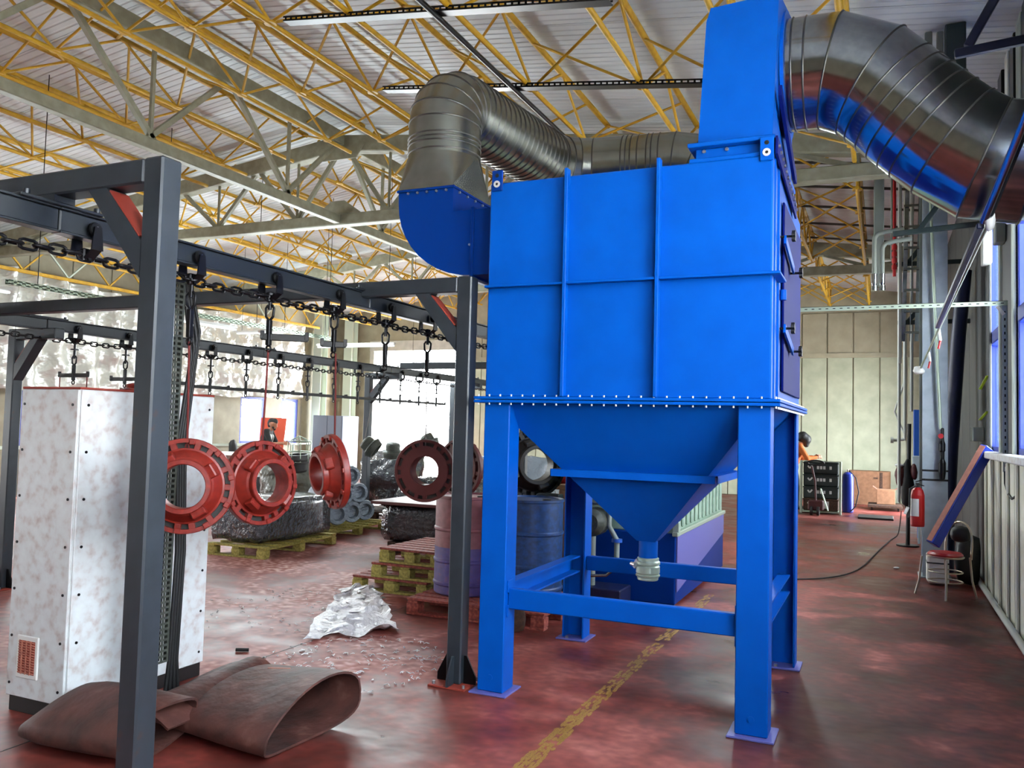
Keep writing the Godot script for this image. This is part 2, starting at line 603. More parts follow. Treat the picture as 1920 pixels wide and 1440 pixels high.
func floor_material() -> StandardMaterial3D:
	# worn red coating: one wide map laid over the whole floor (u along x, v along z)
	var wd := 1024
	var hg := 2048
	var make := func(fq: float, oct: int, sd: int) -> PackedByteArray:
		var f := FastNoiseLite.new()
		f.seed = sd
		f.frequency = fq
		f.fractal_octaves = oct
		var im := f.get_image(wd, hg, false, false, false)
		im.convert(Image.FORMAT_L8)
		return im.get_data()
	var big: PackedByteArray = make.call(0.006, 4, 3)
	var mid: PackedByteArray = make.call(0.03, 4, 4)
	var fine: PackedByteArray = make.call(0.16, 3, 5)
	var col := PackedByteArray()
	col.resize(wd * hg * 3)
	var rg := PackedByteArray()
	rg.resize(wd * hg)
	var red := Color(0.43, 0.18, 0.155)
	var pink := Color(0.66, 0.40, 0.36)
	var dark := Color(0.25, 0.15, 0.135)
	var dust := Color(0.70, 0.56, 0.52)
	for j in hg:
		var z := lerpf(-22.7, 7.2, (j + 0.5) / hg)
		for i in wd:
			var x := lerpf(-16.3, 1.3, (i + 0.5) / wd)
			var k := j * wd + i
			var a := big[k] / 255.0
			var b := mid[k] / 255.0
			var c := fine[k] / 255.0
			# the traffic lane right of the machine is greyer, the packing area left of it dusty
			var lane := clampf(1.0 - absf(x + 0.1) / 1.7, 0.0, 1.0) * clampf((z + 13.0) / 5.0, 0.0, 1.0)
			var d1 := Vector2((x + 5.6) / 3.2, (z + 7.0) / 3.6).length()
			var d2 := Vector2((x + 3.6) / 0.9, (z + 5.2) / 1.0).length()
			var dusty := maxf(clampf(1.15 - d1, 0.0, 1.0), clampf(1.2 - d2, 0.0, 1.0))
			var p := red.lerp(pink, clampf((a - 0.46) * 2.2 + (b - 0.5) * 0.9 + dusty * 0.25, 0.0, 0.85))
			p = p.lerp(dark, clampf((0.50 - a) * 1.8 + (0.5 - b) * 1.2 + lane * 0.75, 0.0, 0.8))
			var streak := clampf((b - 0.56) * 5.0, 0.0, 1.0) * clampf((c - 0.44) * 3.0, 0.0, 1.0)
			p = p.lerp(dust, streak * (0.14 + 0.5 * dusty))
			# tan smears; the white ones mix dust with painted reflections of the gate
			var dust_gleam := clampf((a + 0.5 * b - 0.76) * 7.0, 0.0, 1.0) * dusty
			p = p.lerp(Color(0.52, 0.34, 0.26), clampf((0.62 - a - 0.25 * b) * 5.0, 0.0, 1.0) * dusty * 0.6)
			p = p.lerp(Color(0.86, 0.80, 0.78), dust_gleam * clampf((c - 0.30) * 2.2, 0.0, 1.0) * 0.75)
			p = p * (0.80 + 0.4 * c)
			col[k * 3] = int(clampf(p.r, 0.0, 1.0) * 255.0)
			col[k * 3 + 1] = int(clampf(p.g, 0.0, 1.0) * 255.0)
			col[k * 3 + 2] = int(clampf(p.b, 0.0, 1.0) * 255.0)
			rg[k] = int(clampf(0.46 + (b - 0.5) * 0.35 + (a - 0.5) * 0.4 + dusty * 0.10, 0.2, 0.85) * 255.0)
	var m := flat(Color.WHITE, 1.0)
	m.albedo_texture = ImageTexture.create_from_image(Image.create_from_data(wd, hg, false, Image.FORMAT_RGB8, col))
	m.roughness_texture = ImageTexture.create_from_image(Image.create_from_data(wd, hg, false, Image.FORMAT_L8, rg))
	m.metallic_specular = 0.35
	m.heightmap_enabled = true
	m.heightmap_texture = ImageTexture.create_from_image(Image.create_from_data(wd, hg, false, Image.FORMAT_L8, mid))
	m.heightmap_scale = 0.8
	return m

const XL := -16.1     # left wall
const XR := 1.08      # right wall
const ZF := -22.5     # far wall
const ZN := 7.0       # wall behind the camera
const RX := -7.6      # ridge
const RY := 6.24      # underside of the roof sheets at the ridge
const SL := 0.127

func roof_y(x: float) -> float:
	return RY - SL * absf(x - RX)

func structure(called: String, m: Mb, mat: Material, at := Vector3.ZERO) -> MeshInstance3D:
	var o := solo(called, m, mat, "", "", at, "", "structure")
	return o

func setting() -> void:
	# ---- floor
	var m := mb()
	m.quv(Vector3(-16.3, 0, -22.7), Vector3(1.3, 0, -22.7), Vector3(1.3, 0, 7.2), Vector3(-16.3, 0, 7.2), Vector3.UP)
	var fl := structure("floor", m, M.floor)
	tag(fl, "worn red-brown coated concrete floor", "floor")
	var sub := mb()
	slab(sub, Vector3(-16.3, -0.3, -22.7), Vector3(1.3, -0.004, 7.2))
	part("floor_slab", sub, M.panel_grey, fl)
	# the worn yellow line, in flakes
	rng.seed = 5
	var ln := mb()
	var z := -3.0
	while z > -8.6:
		var keep := 0.78 if z > -4.6 else (0.62 if z > -5.4 else 0.45)
		for s in 5:
			if rng.randf() < keep:
				var x := -1.625 + s * 0.02 + rng.randf_range(-0.004, 0.004)
				var l := rng.randf_range(0.02, 0.055)
				var wq := rng.randf_range(0.008, 0.013)
				var poly := []
				for e in 6:
					var a := TAU * e / 6.0
					poly.append(Vector2(x + cos(a) * wq * rng.randf_range(0.8, 1.3), z + sin(a) * l * rng.randf_range(0.7, 1.2)))
				plate_y(ln, poly, 0.0012, 0.0016)
		z -= 0.045
	part("painted_line", ln, M.line_yellow, fl, "worn flaking yellow line painted on the floor", "stuff")
	var jt := mb()
	slab(jt, Vector3(-3.935, 0.0002, -9.5), Vector3(-3.927, 0.0012, -2.0))
	part("joint", jt, M.plinth, fl, "dark joint in the floor coating")
	# scraps of film and grit by the packing place
	var lt := mb()
	for i in 340:
		var a := rng.randf() * TAU
		var r := sqrt(rng.randf())
		var c := Vector3(-3.35 + cos(a) * r * 0.62, 0.004, -4.85 + sin(a) * r * 0.75)
		if i > 230:
			c = Vector3(-4.75 + cos(a) * r * 0.9, 0.004, -6.0 + sin(a) * r * 0.9)
		var d := Vector3(rng.randf_range(-1, 1), 0, rng.randf_range(-1, 1)).normalized()
		var l := rng.randf_range(0.01, 0.05)
		var k := rng.randf_range(0.004, 0.016)
		var p := c + d * l
		var mid := (c + p) * 0.5 + Vector3(d.z, 0.6, -d.x) * k
		tube(lt, [c, mid, p], rng.randf_range(0.0015, 0.004), 4, false, false)
	solo("film_scraps", lt, M.film_white, "scattered curls and scraps of white film on the floor beside the grey post foot", "litter", Vector3(-3.35, 0, -4.85), "", "stuff")
	# ---- ceiling: two pitched slabs and the sheets under them
	var cm := mb()
	for sd in [-1.0, 1.0]:
		var xe: float = XL - 0.2 if sd < 0 else XR + 0.2
		var a := Vector3(RX, RY + 0.13, (ZF + ZN) / 2)
		var b := Vector3(xe, roof_y(xe) + 0.13, (ZF + ZN) / 2)
		bar(cm, a, b, ZN - ZF + 0.4, 0.16, Vector3.UP)
	var ce := structure("ceiling", cm, M.roof_gap, Vector3(RX, RY, ZF))
	tag(ce, "pitched roof of pale ribbed sheets", "ceiling")
	# ribbed sheets, one metre wide, running down each slope
	for sd in [-1.0, 1.0]:
		var xe: float = XL if sd < 0 else XR
		var run := absf(xe - RX)
		var pm := mb()
		var prof := []
		var nr := 9
		for i in nr:
			var z0 := i * 0.99 / nr
			prof.append(Vector2(z0, 0.0))
			prof.append(Vector2(z0 + 0.068, 0.0))
			prof.append(Vector2(z0 + 0.08, 0.007))
			prof.append(Vector2(z0 + 0.098, 0.007))
		prof.append(Vector2(0.99, 0.0))
		for i in prof.size() - 1:
			var p: Vector2 = prof[i]
			var q: Vector2 = prof[i + 1]
			m = pm
			pm.face(Vector3(0, p.y, p.x), Vector3(sd * run, p.y - SL * run, p.x), Vector3(sd * run, q.y - SL * run, q.x), Vector3(0, q.y, q.x), Vector3.DOWN)
		pm.face(Vector3(0, 0, 0), Vector3(sd * run, -SL * run, 0), Vector3(sd * run, -SL * run + 0.04, 0), Vector3(0, 0.04, 0), Vector3(0, 0, -1))
		pm.face(Vector3(0, 0, 0.99), Vector3(sd * run, -SL * run, 0.99), Vector3(sd * run, -SL * run + 0.04, 0.99), Vector3(0, 0.04, 0.99), Vector3(0, 0, 1))
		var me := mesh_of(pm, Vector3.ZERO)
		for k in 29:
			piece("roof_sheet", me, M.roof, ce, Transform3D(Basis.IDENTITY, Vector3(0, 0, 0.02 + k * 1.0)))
	# ---- right wall with its row of windows
	var wins := [[-20.6, -18.8], [-10.62, -9.5], [-8.5, -6.6], [-4.0, -2.0], [-1.4, 0.6], [1.2, 3.2]]
	m = mb()
	slab(m, Vector3(XR, 0, -18.8), Vector3(XR + 0.2, 1.5, ZN))
	slab(m, Vector3(XR, 0, ZF), Vector3(XR + 0.2, 1.5, -20.6))
	slab(m, Vector3(XR, 4.15, ZF), Vector3(XR + 0.2, 5.6, ZN))
	var zz := ZF
	for e in wins:
		slab(m, Vector3(XR, 1.5, zz), Vector3(XR + 0.2, 4.15, e[0]))
		zz = e[1]
	slab(m, Vector3(XR, 1.5, zz), Vector3(XR + 0.2, 4.15, ZN))
	var wr := structure("wall_right", m, M.panel_grey, Vector3(XR, 0, ZF))
	tag(wr, "grey panelled right-hand wall with blue-framed windows", "wall")
	# upright pale panels below the sills, and ribs
	var lt4 := mb()
	slab(lt4, Vector3(XR, 3.5, -20.6), Vector3(XR + 0.2, 4.15, -18.8))
	part("lintel", lt4, M.panel_grey, wr)
	var pz := -10.7
	while pz < 2.0:
		var pn := mb()
		slab(pn, Vector3(XR - 0.035, 0.03, pz + 0.01), Vector3(XR - 0.001, 1.44, pz + 0.56), 0.008)
		slab(pn, Vector3(XR - 0.06, 0.03, pz + 0.20), Vector3(XR - 0.034, 1.44, pz + 0.29), 0.012)
		part("wall_panel", pn, M.panel_pale, wr)
		pz += 0.58
	pz = -22.4
	while pz < -11.0:
		var pn := mb()
		if pz > -22.3 and pz < -18.8:
			pz += 1.1
			continue
		slab(pn, Vector3(XR - 0.03, 0.03, pz + 0.01), Vector3(XR - 0.001, 5.1, pz + 1.09), 0.008)
		part("wall_panel", pn, M.panel_grey, wr)
		pz += 1.1
	var sill := mb()
	slab(sill, Vector3(XR - 0.12, 1.45, -10.7), Vector3(XR + 0.0, 1.52, 2.0), 0.01)
	structure("trim_1", sill, M.white_paint, Vector3(XR, 1.48, -4)).set_meta("label", "white window sill along the right-hand wall")
	var wi := 1
	for e in wins.slice(1):
		window_unit("window_%d" % wi, Vector3(XR + 0.06, 1.5, 0), e[0], e[1], 2.65, true)
		wi += 1
	# ---- left wall: cream panels with low windows
	var lw := [[-20.2, -19.45], [-18.75, -17.75], [-15.6, -14.0], [-13.2, -11.4], [-10.4, -8.6], [-7.6, -5.8], [-4.8, -3.0], [-2.0, -0.2], [0.8, 2.6], [3.6, 5.4]]
	m = mb()
	slab(m, Vector3(XL - 0.2, 0, ZF), Vector3(XL, 1.0, ZN))
	slab(m, Vector3(XL - 0.2, 2.3, ZF), Vector3(XL, 5.6, ZN))
	zz = ZF
	for e in lw:
		slab(m, Vector3(XL - 0.2, 1.0, zz), Vector3(XL, 2.3, e[0]))
		zz = e[1]
	slab(m, Vector3(XL - 0.2, 1.0, zz), Vector3(XL, 2.3, ZN))
	var wl := structure("wall_left", m, M.cream_warm, Vector3(XL, 0, ZF))
	tag(wl, "cream panelled left-hand wall with low blue-framed windows", "wall")
	pz = -22.4
	while pz < -9.0:
		for lv in [[0.02, 0.98], [2.33, 5.0]]:
			var pn := mb()
			slab(pn, Vector3(XL + 0.001, lv[0], pz + 0.012), Vector3(XL + 0.03, lv[1], pz + 0.99), 0.008)
			part("wall_panel", pn, M.cream_warm, wl)
		pz += 1.0
	for e in lw:
		window_unit("window_%d" % wi, Vector3(XL - 0.06, 1.0, 0), e[0], e[1], 1.3, false)
		wi += 1
	var rl := mb()
	slab(rl, Vector3(XL + 0.03, 0.93, -22.3), Vector3(XL + 0.08, 1.0, -9), 0.01)
	structure("trim_2", rl, M.frame_white, Vector3(XL, 1, -15)).set_meta("label", "pale ledge below the windows of the left-hand wall")
	# ---- far wall with the open gate
	var gx0 := -15.0
	var gx1 := -11.8
	var gy := 3.98
	m = mb()
	slab(m, Vector3(XL, 0, ZF - 0.2), Vector3(gx0, 6.4, ZF))
	slab(m, Vector3(gx1, 0, ZF - 0.2), Vector3(XR, 4.4, ZF))
	slab(m, Vector3(gx1, 4.4, ZF - 0.2), Vector3(XR, 6.4, ZF))
	slab(m, Vector3(gx0, gy, ZF - 0.2), Vector3(gx1, 6.4, ZF))
	var wf := structure("wall_far", m, M.cream_warm, Vector3(RX, 0, ZF))
	tag(wf, "far wall of pale upright panels", "wall")
	var px := -11.7
	while px < XR - 0.4:
		var pn := mb()
		slab(pn, Vector3(px + 0.012, 0.02, ZF + 0.001), Vector3(px + 0.60, 3.62, ZF + 0.04), 0.01)
		part("wall_panel", pn, M.cream, wf)
		pn = mb()
		slab(pn, Vector3(px + 0.012, 3.70, ZF + 0.001), Vector3(px + 0.60, 4.75, ZF + 0.03), 0.01)
		part("wall_panel", pn, M.cream_warm, wf)
		px += 0.612
	var fr := mb()
	slab(fr, Vector3(-11.7, 3.6, ZF), Vector3(XR, 3.72, ZF + 0.07))
	structure("trim_3", fr, M.cream_warm, Vector3(-5, 3.66, ZF)).set_meta("label", "ledge across the far wall panels")
	fr = mb()
	for x in [gx0, gx1]:
		slab(fr, Vector3(x - 0.08, 0, ZF - 0.02), Vector3(x + 0.08, gy, ZF + 0.08), 0.01)
	slab(fr, Vector3(gx0 - 0.08, gy - 0.02, ZF - 0.02), Vector3(gx1 + 0.08, gy + 0.3, ZF + 0.1), 0.01)
	var dr := structure("door_1", fr, M.panel_white, Vector3(-13.4, 0, ZF))
	tag(dr, "tall open gate in the far wall, bright daylight beyond", "gate")
	# ---- wall behind the camera
	m = mb()
	slab(m, Vector3(XL, 0, ZN), Vector3(XR + 0.2, 6.4, ZN + 0.2))
	structure("wall_near", m, M.cream_warm, Vector3(RX, 0, ZN)).set_meta("label", "plain wall behind the camera")
	# ---- outside
	m = mb()
	slab(m, Vector3(-60, -0.5, -70), Vector3(XL - 0.3, -0.05, 50))
	slab(m, Vector3(XR + 0.3, -0.5, -70), Vector3(60, -0.05, 50))
	slab(m, Vector3(XL - 0.3, -0.5, -70), Vector3(XR + 0.3, -0.05, ZF - 0.2))
	slab(m, Vector3(XL - 0.3, -0.5, ZN + 0.2), Vector3(XR + 0.3, -0.05, 50))
	structure("ground", m, M.yard, Vector3(0, -0.05, -40)).set_meta("label", "pale concrete yard outside the hall")

# a window in a wall of constant x
func window_unit(called: String, at: Vector3, z0: float, z1: float, h: float, tall: bool) -> void:
	var x := at.x
	var y := at.y
	var m := mb()
	var f := 0.075
	slab(m, Vector3(x - 0.05, y, z0), Vector3(x + 0.05, y + h, z0 + f), 0.008)
	slab(m, Vector3(x - 0.05, y, z1 - f), Vector3(x + 0.05, y + h, z1), 0.008)
	slab(m, Vector3(x - 0.05, y, z0 + f), Vector3(x + 0.05, y + f, z1 - f), 0.008)
	slab(m, Vector3(x - 0.05, y + h - f, z0 + f), Vector3(x + 0.05, y + h, z1 - f), 0.008)
	var w := structure(called, m, M.frame_blue, Vector3(x, y, (z0 + z1) / 2))
	w.set_meta("label", "blue-framed window")
	var pieces := [[y + f, y + h - f]]
	if tall:
		var k := mb()
		slab(k, Vector3(x - 0.06, y + 1.18, z0 + f), Vector3(x + 0.05, y + 1.32, z1 - f), 0.01)
		part("transom", k, M.frame_blue, w)
		pieces = [[y + f, y + 1.18], [y + 1.32, y + h - f]]
		var lin := mb()
		slab(lin, Vector3(x - 0.09, y, z0 - 0.07), Vector3(x - 0.04, y + h, z0), 0.01)
		slab(lin, Vector3(x - 0.09, y, z1), Vector3(x - 0.04, y + h, z1 + 0.07), 0.01)
		part("reveal", lin, M.frame_white, w)
	for e in pieces:
		var g := mb()
		slab(g, Vector3(x - 0.004, e[0], z0 + f), Vector3(x + 0.004, e[1], z1 - f))
		part("pane", g, M.pane, w)

# ---------------------------------------------------------------- roof steelwork
func roof_steel() -> void:
	var tz := [-10.4, -16.6]
	var names := ["grey roof truss with rods crossing the hall just beyond the blue dust collector", "grey roof truss crossing the hall farther off, the second one"]
	for i in 2:
		var z: float = tz[i]
		var t := thing("roof_truss", names[i], "truss", Vector3(RX, 4.72, z), "grey trusses across the hall")
		var m := mb()
		bar(m, Vector3(RX, 5.93, z), Vector3(0.95, 4.92, z), 0.20, 0.24, Vector3.UP, 0.012)
		part("top_chord", m, M.truss, t)
		m = mb()
		bar(m, Vector3(RX, 5.93, z), Vector3(XL + 0.1, 4.92, z), 0.20, 0.24, Vector3.UP, 0.012)
		part("top_chord", m, M.truss, t)
		m = mb()
		bar(m, Vector3(XL + 0.1, 4.74, z), Vector3(0.95, 4.74, z), 0.18, 0.17, Vector3.UP, 0.012)
		part("bottom_chord", m, M.truss, t)
		m = mb()
		plate_z(m, [Vector2(RX - 0.45, 5.85), Vector2(RX + 0.45, 5.85), Vector2(RX + 0.3, 5.66), Vector2(RX - 0.3, 5.66)], z + 0.11, 0.02)
		part("gusset", m, M.truss, t)
		m = mb()
		plate_z(m, [Vector2(RX - 0.42, 4.82), Vector2(RX + 0.42, 4.82), Vector2(RX + 0.12, 5.02), Vector2(RX - 0.12, 5.02)], z + 0.1, 0.02)
		part("gusset", m, M.truss, t)
		for s in [-1.0, 1.0]:
			var half := 8.45
			for k in 5:
				var xb: float = RX + s * (0.85 + k * 1.62)
				var yt := func(xx: float) -> float: return 5.93 - (absf(xx - RX) / half) * 1.01 - 0.1
				for e in [-0.8, 0.8]:
					var xt: float = xb + e * 0.95 * s
					if absf(xt - RX) < half - 0.3:
						m = mb()
						bar(m, Vector3(xb, 4.8, z), Vector3(xt, yt.call(xt), z), 0.055, 0.055)
						part("diagonal", m, M.truss, t)
				m = mb()
				tube(m, [Vector3(xb, 4.8, z), Vector3(xb, yt.call(xb), z)], 0.022, 6)
				part("hanger_rod", m, M.truss, t)
	# trusses along the ridge
	var spans := [[-3.2, -10.3, "pale lattice girder running along the ridge above the conveyor, nearest bay"], [-10.5, -16.5, "pale lattice girder along the ridge in the second bay"], [-16.7, -22.4, "pale lattice girder along the ridge in the farthest bay"]]
	for e in spans:
		var z0: float = e[0]
		var z1: float = e[1]
		var t := thing("ridge_girder", e[2], "girder", Vector3(RX, 4.75, z0), "girders along the ridge")
		var m := mb()
		bar(m, Vector3(RX, 4.74, z0), Vector3(RX, 4.74, z1), 0.12, 0.13, Vector3.UP, 0.01)
		part("bottom_chord", m, M.truss, t)
		m = mb()
		bar(m, Vector3(RX, 5.98, z0), Vector3(RX, 5.98, z1), 0.16, 0.2, Vector3.UP, 0.01)
		part("top_chord", m, M.truss, t)
		var nb := 3
		var w := (z1 - z0) / nb
		for k in nb:
			var zb := z0 + w * (k + 0.5)
			for q in [-1.0, 1.0]:
				m = mb()
				bar(m, Vector3(RX, 4.8, zb + 0.04 * q), Vector3(RX, 5.9, zb + q * w * 0.47), 0.06, 0.06)
				part("diagonal", m, M.truss, t)
			m = mb()
			bar(m, Vector3(RX, 4.8, zb), Vector3(RX, 5.9, zb), 0.04, 0.04)
			part("upright", m, M.truss, t)
	# yellow lattice joists: round top and bottom tubes, zigzag between them, ties to the next joist
	var xs := [-0.3, -1.2, -2.13, -3.3, -4.3, -5.25, -6.25, -7.15, -8.2, -9.1, -9.9, -10.9, -11.7, -12.7, -13.7, -14.8]
	var bays := [[-3.4, -10.25], [-10.55, -16.45], [-16.75, -22.3]]
	var bn := ["nearest bay of the roof", "second bay of the roof", "farthest bay of the roof"]
	for b in 3:
		for i in xs.size():
			var x: float = xs[i]
			if b == 0 and x < -13.0:
				continue
			var z0: float = bays[b][0]
			var z1: float = bays[b][1]
			var yt := roof_y(x) - 0.07
			var yb := yt - 0.5
			var t := thing("roof_joist", "yellow lattice roof joist, %s line from the right-hand wall, %s" % [PLACE[i], bn[b]], "joist", Vector3(x, yt, z0), "yellow roof joists")
			var m := mb()
			tube(m, [Vector3(x, yt, z0), Vector3(x, yt, z1)], 0.034, 10)
			part("top_chord", m, M.yellow, t)
			m = mb()
			tube(m, [Vector3(x, yb, z0 - 0.5), Vector3(x, yb, z1 + 0.3)], 0.026, 10)
			part("bottom_chord", m, M.yellow, t)
			var nb := 4 if b == 0 else 5
			var w := (z1 - z0) / nb
			for k in nb:
				var zb := z0 + w * (k + 0.5)
				for q in [-1.0, 1.0]:
					m = mb()
					tube(m, [Vector3(x, yb, zb), Vector3(x, yt - 0.02, zb + q * w * 0.48)], 0.017, 6)
					part("diagonal", m, M.yellow, t)
				# ties from the bottom tube up to the neighbouring joists
				if i < xs.size() - 1:
					var xn: float = xs[i + 1]
					m = mb()
					tube(m, [Vector3(x, yb, zb), Vector3(xn, roof_y(xn) - 0.09, zb + (0.0 if k % 2 == 0 else w * 0.45))], 0.015, 6)
					part("tie", m, M.yellow, t)
				if i > 0:
					var xn: float = xs[i - 1]
					m = mb()
					tube(m, [Vector3(x, yb, zb), Vector3(xn, roof_y(xn) - 0.09, zb - (0.0 if k % 2 == 1 else w * 0.45))], 0.015, 6)
					part("tie", m, M.yellow, t)
				m = mb()
				disc(m, Vector3(x, yb - 0.005, zb), Vector3.UP, 0.06, 0.02, 8)
				part("node_plate", m, M.yellow, t)
	# dark slotted cable trays hung across under the joists
	var trays := [[-5.0, -1.9, -5.9, "dark slotted cable tray under the roof, nearer of the two crossing the joists"], [-5.0, -1.2, -7.55, "dark slotted cable tray under the roof, the one beyond the curved duct"]]
	for e in trays:
		var m := mb()
		var a := Vector3(e[0], roof_y(e[0]) - 0.62, e[2])
		var d := Vector3(e[1], roof_y(e[1]) - 0.62, e[2])
		var t := thing("cable_tray", e[3], "cable tray", a)
		bar(m, a, d, 0.10, 0.008)
		part("tray_bottom", m, M.black_steel, t)
		for s in [-1.0, 1.0]:
			m = mb()
			var n := int(a.distance_to(d) / 0.06)
			bar(m, a + Vector3(0, 0.035, s * 0.05), d + Vector3(0, 0.035, s * 0.05), 0.003, 0.016)
			bar(m, a + Vector3(0, 0.004, s * 0.05), d + Vector3(0, 0.004, s * 0.05), 0.003, 0.014)
			for k in n:
				var p := a.lerp(d, (k + 0.5) / n)
				box(m, p + Vector3(0, 0.02, s * 0.05), Vector3(0.02, 0.03, 0.003))
			part("tray_side", m, M.black_steel, t)
	for k in 5:
		var z := -11.4 - k * 1.15
		var tm := mb()
		tube(tm, [Vector3(0.9, roof_y(0.9) - 0.16, z), Vector3(-5.0, roof_y(-5.0) - 0.16, z)], 0.02, 6)
		solo("tie_rod", tm, M.roof_gap, "thin dark rod across under the roof right of the collector, %s beyond the first truss" % PLACE[k], "rod", Vector3(-2, roof_y(-2) - 0.16, z), "dark rods under the roof")
	var cm := mb()
	tube(cm, [Vector3(-3.42, roof_y(-3.4) - 0.64, -3.4), Vector3(-3.42, roof_y(-3.4) - 0.64, -10.2)], 0.025, 8)
	solo("cable_conduit", cm, M.black_steel, "black conduit running beside a yellow joist above the curved duct", "conduit", Vector3(-3.42, 5, -7))

func dust_collector() -> void:
	var x0 := -2.30
	var x1 := -0.56
	var z0 := -4.72
	var z1 := -6.38
	var t := thing("dust_collector", "large blue dust collector with hopper standing on four tall legs", "dust collector", Vector3(-1.43, 0, -5.5))
	# legs: boxed in front, open sections behind
	for x in [x0, x1 - 0.175]:
		var m := mb()
		slab(m, Vector3(x, 0.012, z0 - 0.16), Vector3(x + 0.175, 1.80, z0), 0.006)
		part("leg", m, M.blue, t)
		m = mb()
		slab(m, Vector3(x, 0.012, z1), Vector3(x + 0.014, 1.80, z1 + 0.16), 0.003)
		slab(m, Vector3(x + 0.161, 0.012, z1), Vector3(x + 0.175, 1.80, z1 + 0.16), 0.003)
		slab(m, Vector3(x + 0.014, 0.012, z1 + 0.04), Vector3(x + 0.161, 1.80, z1 + 0.052))
		part("leg", m, M.blue, t)
		for z in [z0 - 0.08, z1 + 0.08]:
			m = mb()
			box(m, Vector3(x + 0.0875, 0.006, z), Vector3(0.25, 0.012, 0.25), Basis.IDENTITY, 0.003)
			part("base_plate", m, M.lilac, t)
			m = mb()
			disc(m, Vector3(x + 0.0875, 0.10, z0 + 0.001), Vector3(0, 0, 1), 0.018, 0.006, 12) if z > -5.0 else disc(m, Vector3(x + 0.05, 0.02, z + 0.1), Vector3.UP, 0.012, 0.02, 8)
			part("anchor", m, M.blue if z > -5.0 else M.bolt, t)
	# braces
	var m := mb()
	slab(m, Vector3(x0 + 0.175, 0.52, z0 - 0.10), Vector3(x1 - 0.175, 0.645, z0 - 0.045), 0.006)
	part("brace", m, M.blue, t)
	m = mb()
	slab(m, Vector3(x0 + 0.175, 0.54, z1 + 0.06), Vector3(x1 - 0.175, 0.65, z1 + 0.12), 0.006)
	part("brace", m, M.blue, t)
	for x in [x0 + 0.06, x1 - 0.115]:
		m = mb()
		slab(m, Vector3(x, 0.53, z1 + 0.16), Vector3(x + 0.012, 0.655, z0 - 0.16))
		slab(m, Vector3(x, 0.645, z1 + 0.16), Vector3(x + 0.08, 0.657, z0 - 0.16))
		slab(m, Vector3(x, 0.53, z1 + 0.16), Vector3(x + 0.08, 0.542, z0 - 0.16))
		part("brace", m, M.blue, t)
	# weld tabs on the front legs
	for e in [[x0 + 0.175, 0.62], [x0 + 0.175, 0.47], [x1 - 0.183, 0.62], [x1 - 0.183, 0.47]]:
		m = mb()
		slab(m, Vector3(e[0], e[1], z0 - 0.11), Vector3(e[0] + 0.008, e[1] + 0.075, z0 - 0.03), 0.002)
		part("tab", m, M.blue, t)
	# body
	m = mb()
	slab(m, Vector3(x0, 1.835, z1), Vector3(x1, 3.20, z0), 0.008)
	var body := part("body", m, M.blue, t)
	for x in [-1.765, -1.195]:
		m = mb()
		slab(m, Vector3(x - 0.011, 1.84, z0), Vector3(x + 0.011, 3.235, z0 + 0.055), 0.003)
		part("stiffener", m, M.blue, body)
	m = mb()
	slab(m, Vector3(x0 - 0.002, 2.522, z0), Vector3(-1.776, 2.537, z0 + 0.05), 0.003)
	slab(m, Vector3(-1.754, 2.522, z0), Vector3(-1.206, 2.537, z0 + 0.05), 0.003)
	slab(m, Vector3(-1.184, 2.522, z0), Vector3(x1 + 0.05, 2.537, z0 + 0.05), 0.003)
	slab(m, Vector3(x1, 2.522, z0 - 0.26), Vector3(x1 + 0.05, 2.537, z0), 0.003)
	part("stiffener", m, M.blue, body)
	m = mb()
	slab(m, Vector3(x1, 1.84, z0 - 0.25), Vector3(x1 + 0.012, 3.2, z0 - 0.235))
	slab(m, Vector3(x1 - 0.004, 1.84, z0 - 0.09), Vector3(x1 + 0.008, 3.2, z0 - 0.08))
	part("edge_strip", m, M.blue, body)
	# door on the right side with its star knobs and clamps
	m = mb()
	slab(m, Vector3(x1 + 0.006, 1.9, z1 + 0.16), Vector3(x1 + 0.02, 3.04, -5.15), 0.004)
	var door := part("door", m, M.shaded_blue, t, "side door with black star knobs, its blue darkened as painted shade")
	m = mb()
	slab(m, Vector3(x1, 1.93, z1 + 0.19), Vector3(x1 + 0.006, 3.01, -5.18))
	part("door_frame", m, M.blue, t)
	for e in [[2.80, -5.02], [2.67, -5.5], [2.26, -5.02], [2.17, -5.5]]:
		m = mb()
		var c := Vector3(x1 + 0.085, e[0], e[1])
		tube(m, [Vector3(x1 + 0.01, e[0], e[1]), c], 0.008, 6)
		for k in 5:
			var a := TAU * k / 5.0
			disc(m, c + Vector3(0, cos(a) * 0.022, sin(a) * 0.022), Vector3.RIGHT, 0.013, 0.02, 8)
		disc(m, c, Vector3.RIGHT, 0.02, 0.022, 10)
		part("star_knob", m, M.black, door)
	for y in [2.72, 2.2]:
		m = mb()
		bar(m, Vector3(x1 + 0.04, y + 0.06, -5.0), Vector3(x1 + 0.04, y - 0.03, -5.5), 0.012, 0.05)
		part("clamp_bar", m, M.blue, door)
	m = mb()
	tube(m, [Vector3(x1 + 0.02, 2.44, -5.1), Vector3(x1 + 0.02, 2.50, -5.1)], 0.02, 10)
	part("hinge", m, M.blue, door)
	# double flange between body and hopper
	for y in [1.828, 1.806]:
		m = mb()
		slab(m, Vector3(x0 - 0.055, y - 0.009, z1 - 0.05), Vector3(x1 + 0.055, y + 0.009, z0 + 0.05), 0.003)
		part("flange", m, M.blue, t)
	m = mb()
	var n := 24
	for i in n + 1:
		var x := lerpf(x0 - 0.03, x1 + 0.03, float(i) / n)
		for y in [1.843, 1.791]:
			disc(m, Vector3(x, y, z0 + 0.027), Vector3.UP, 0.0065, 0.012, 6)
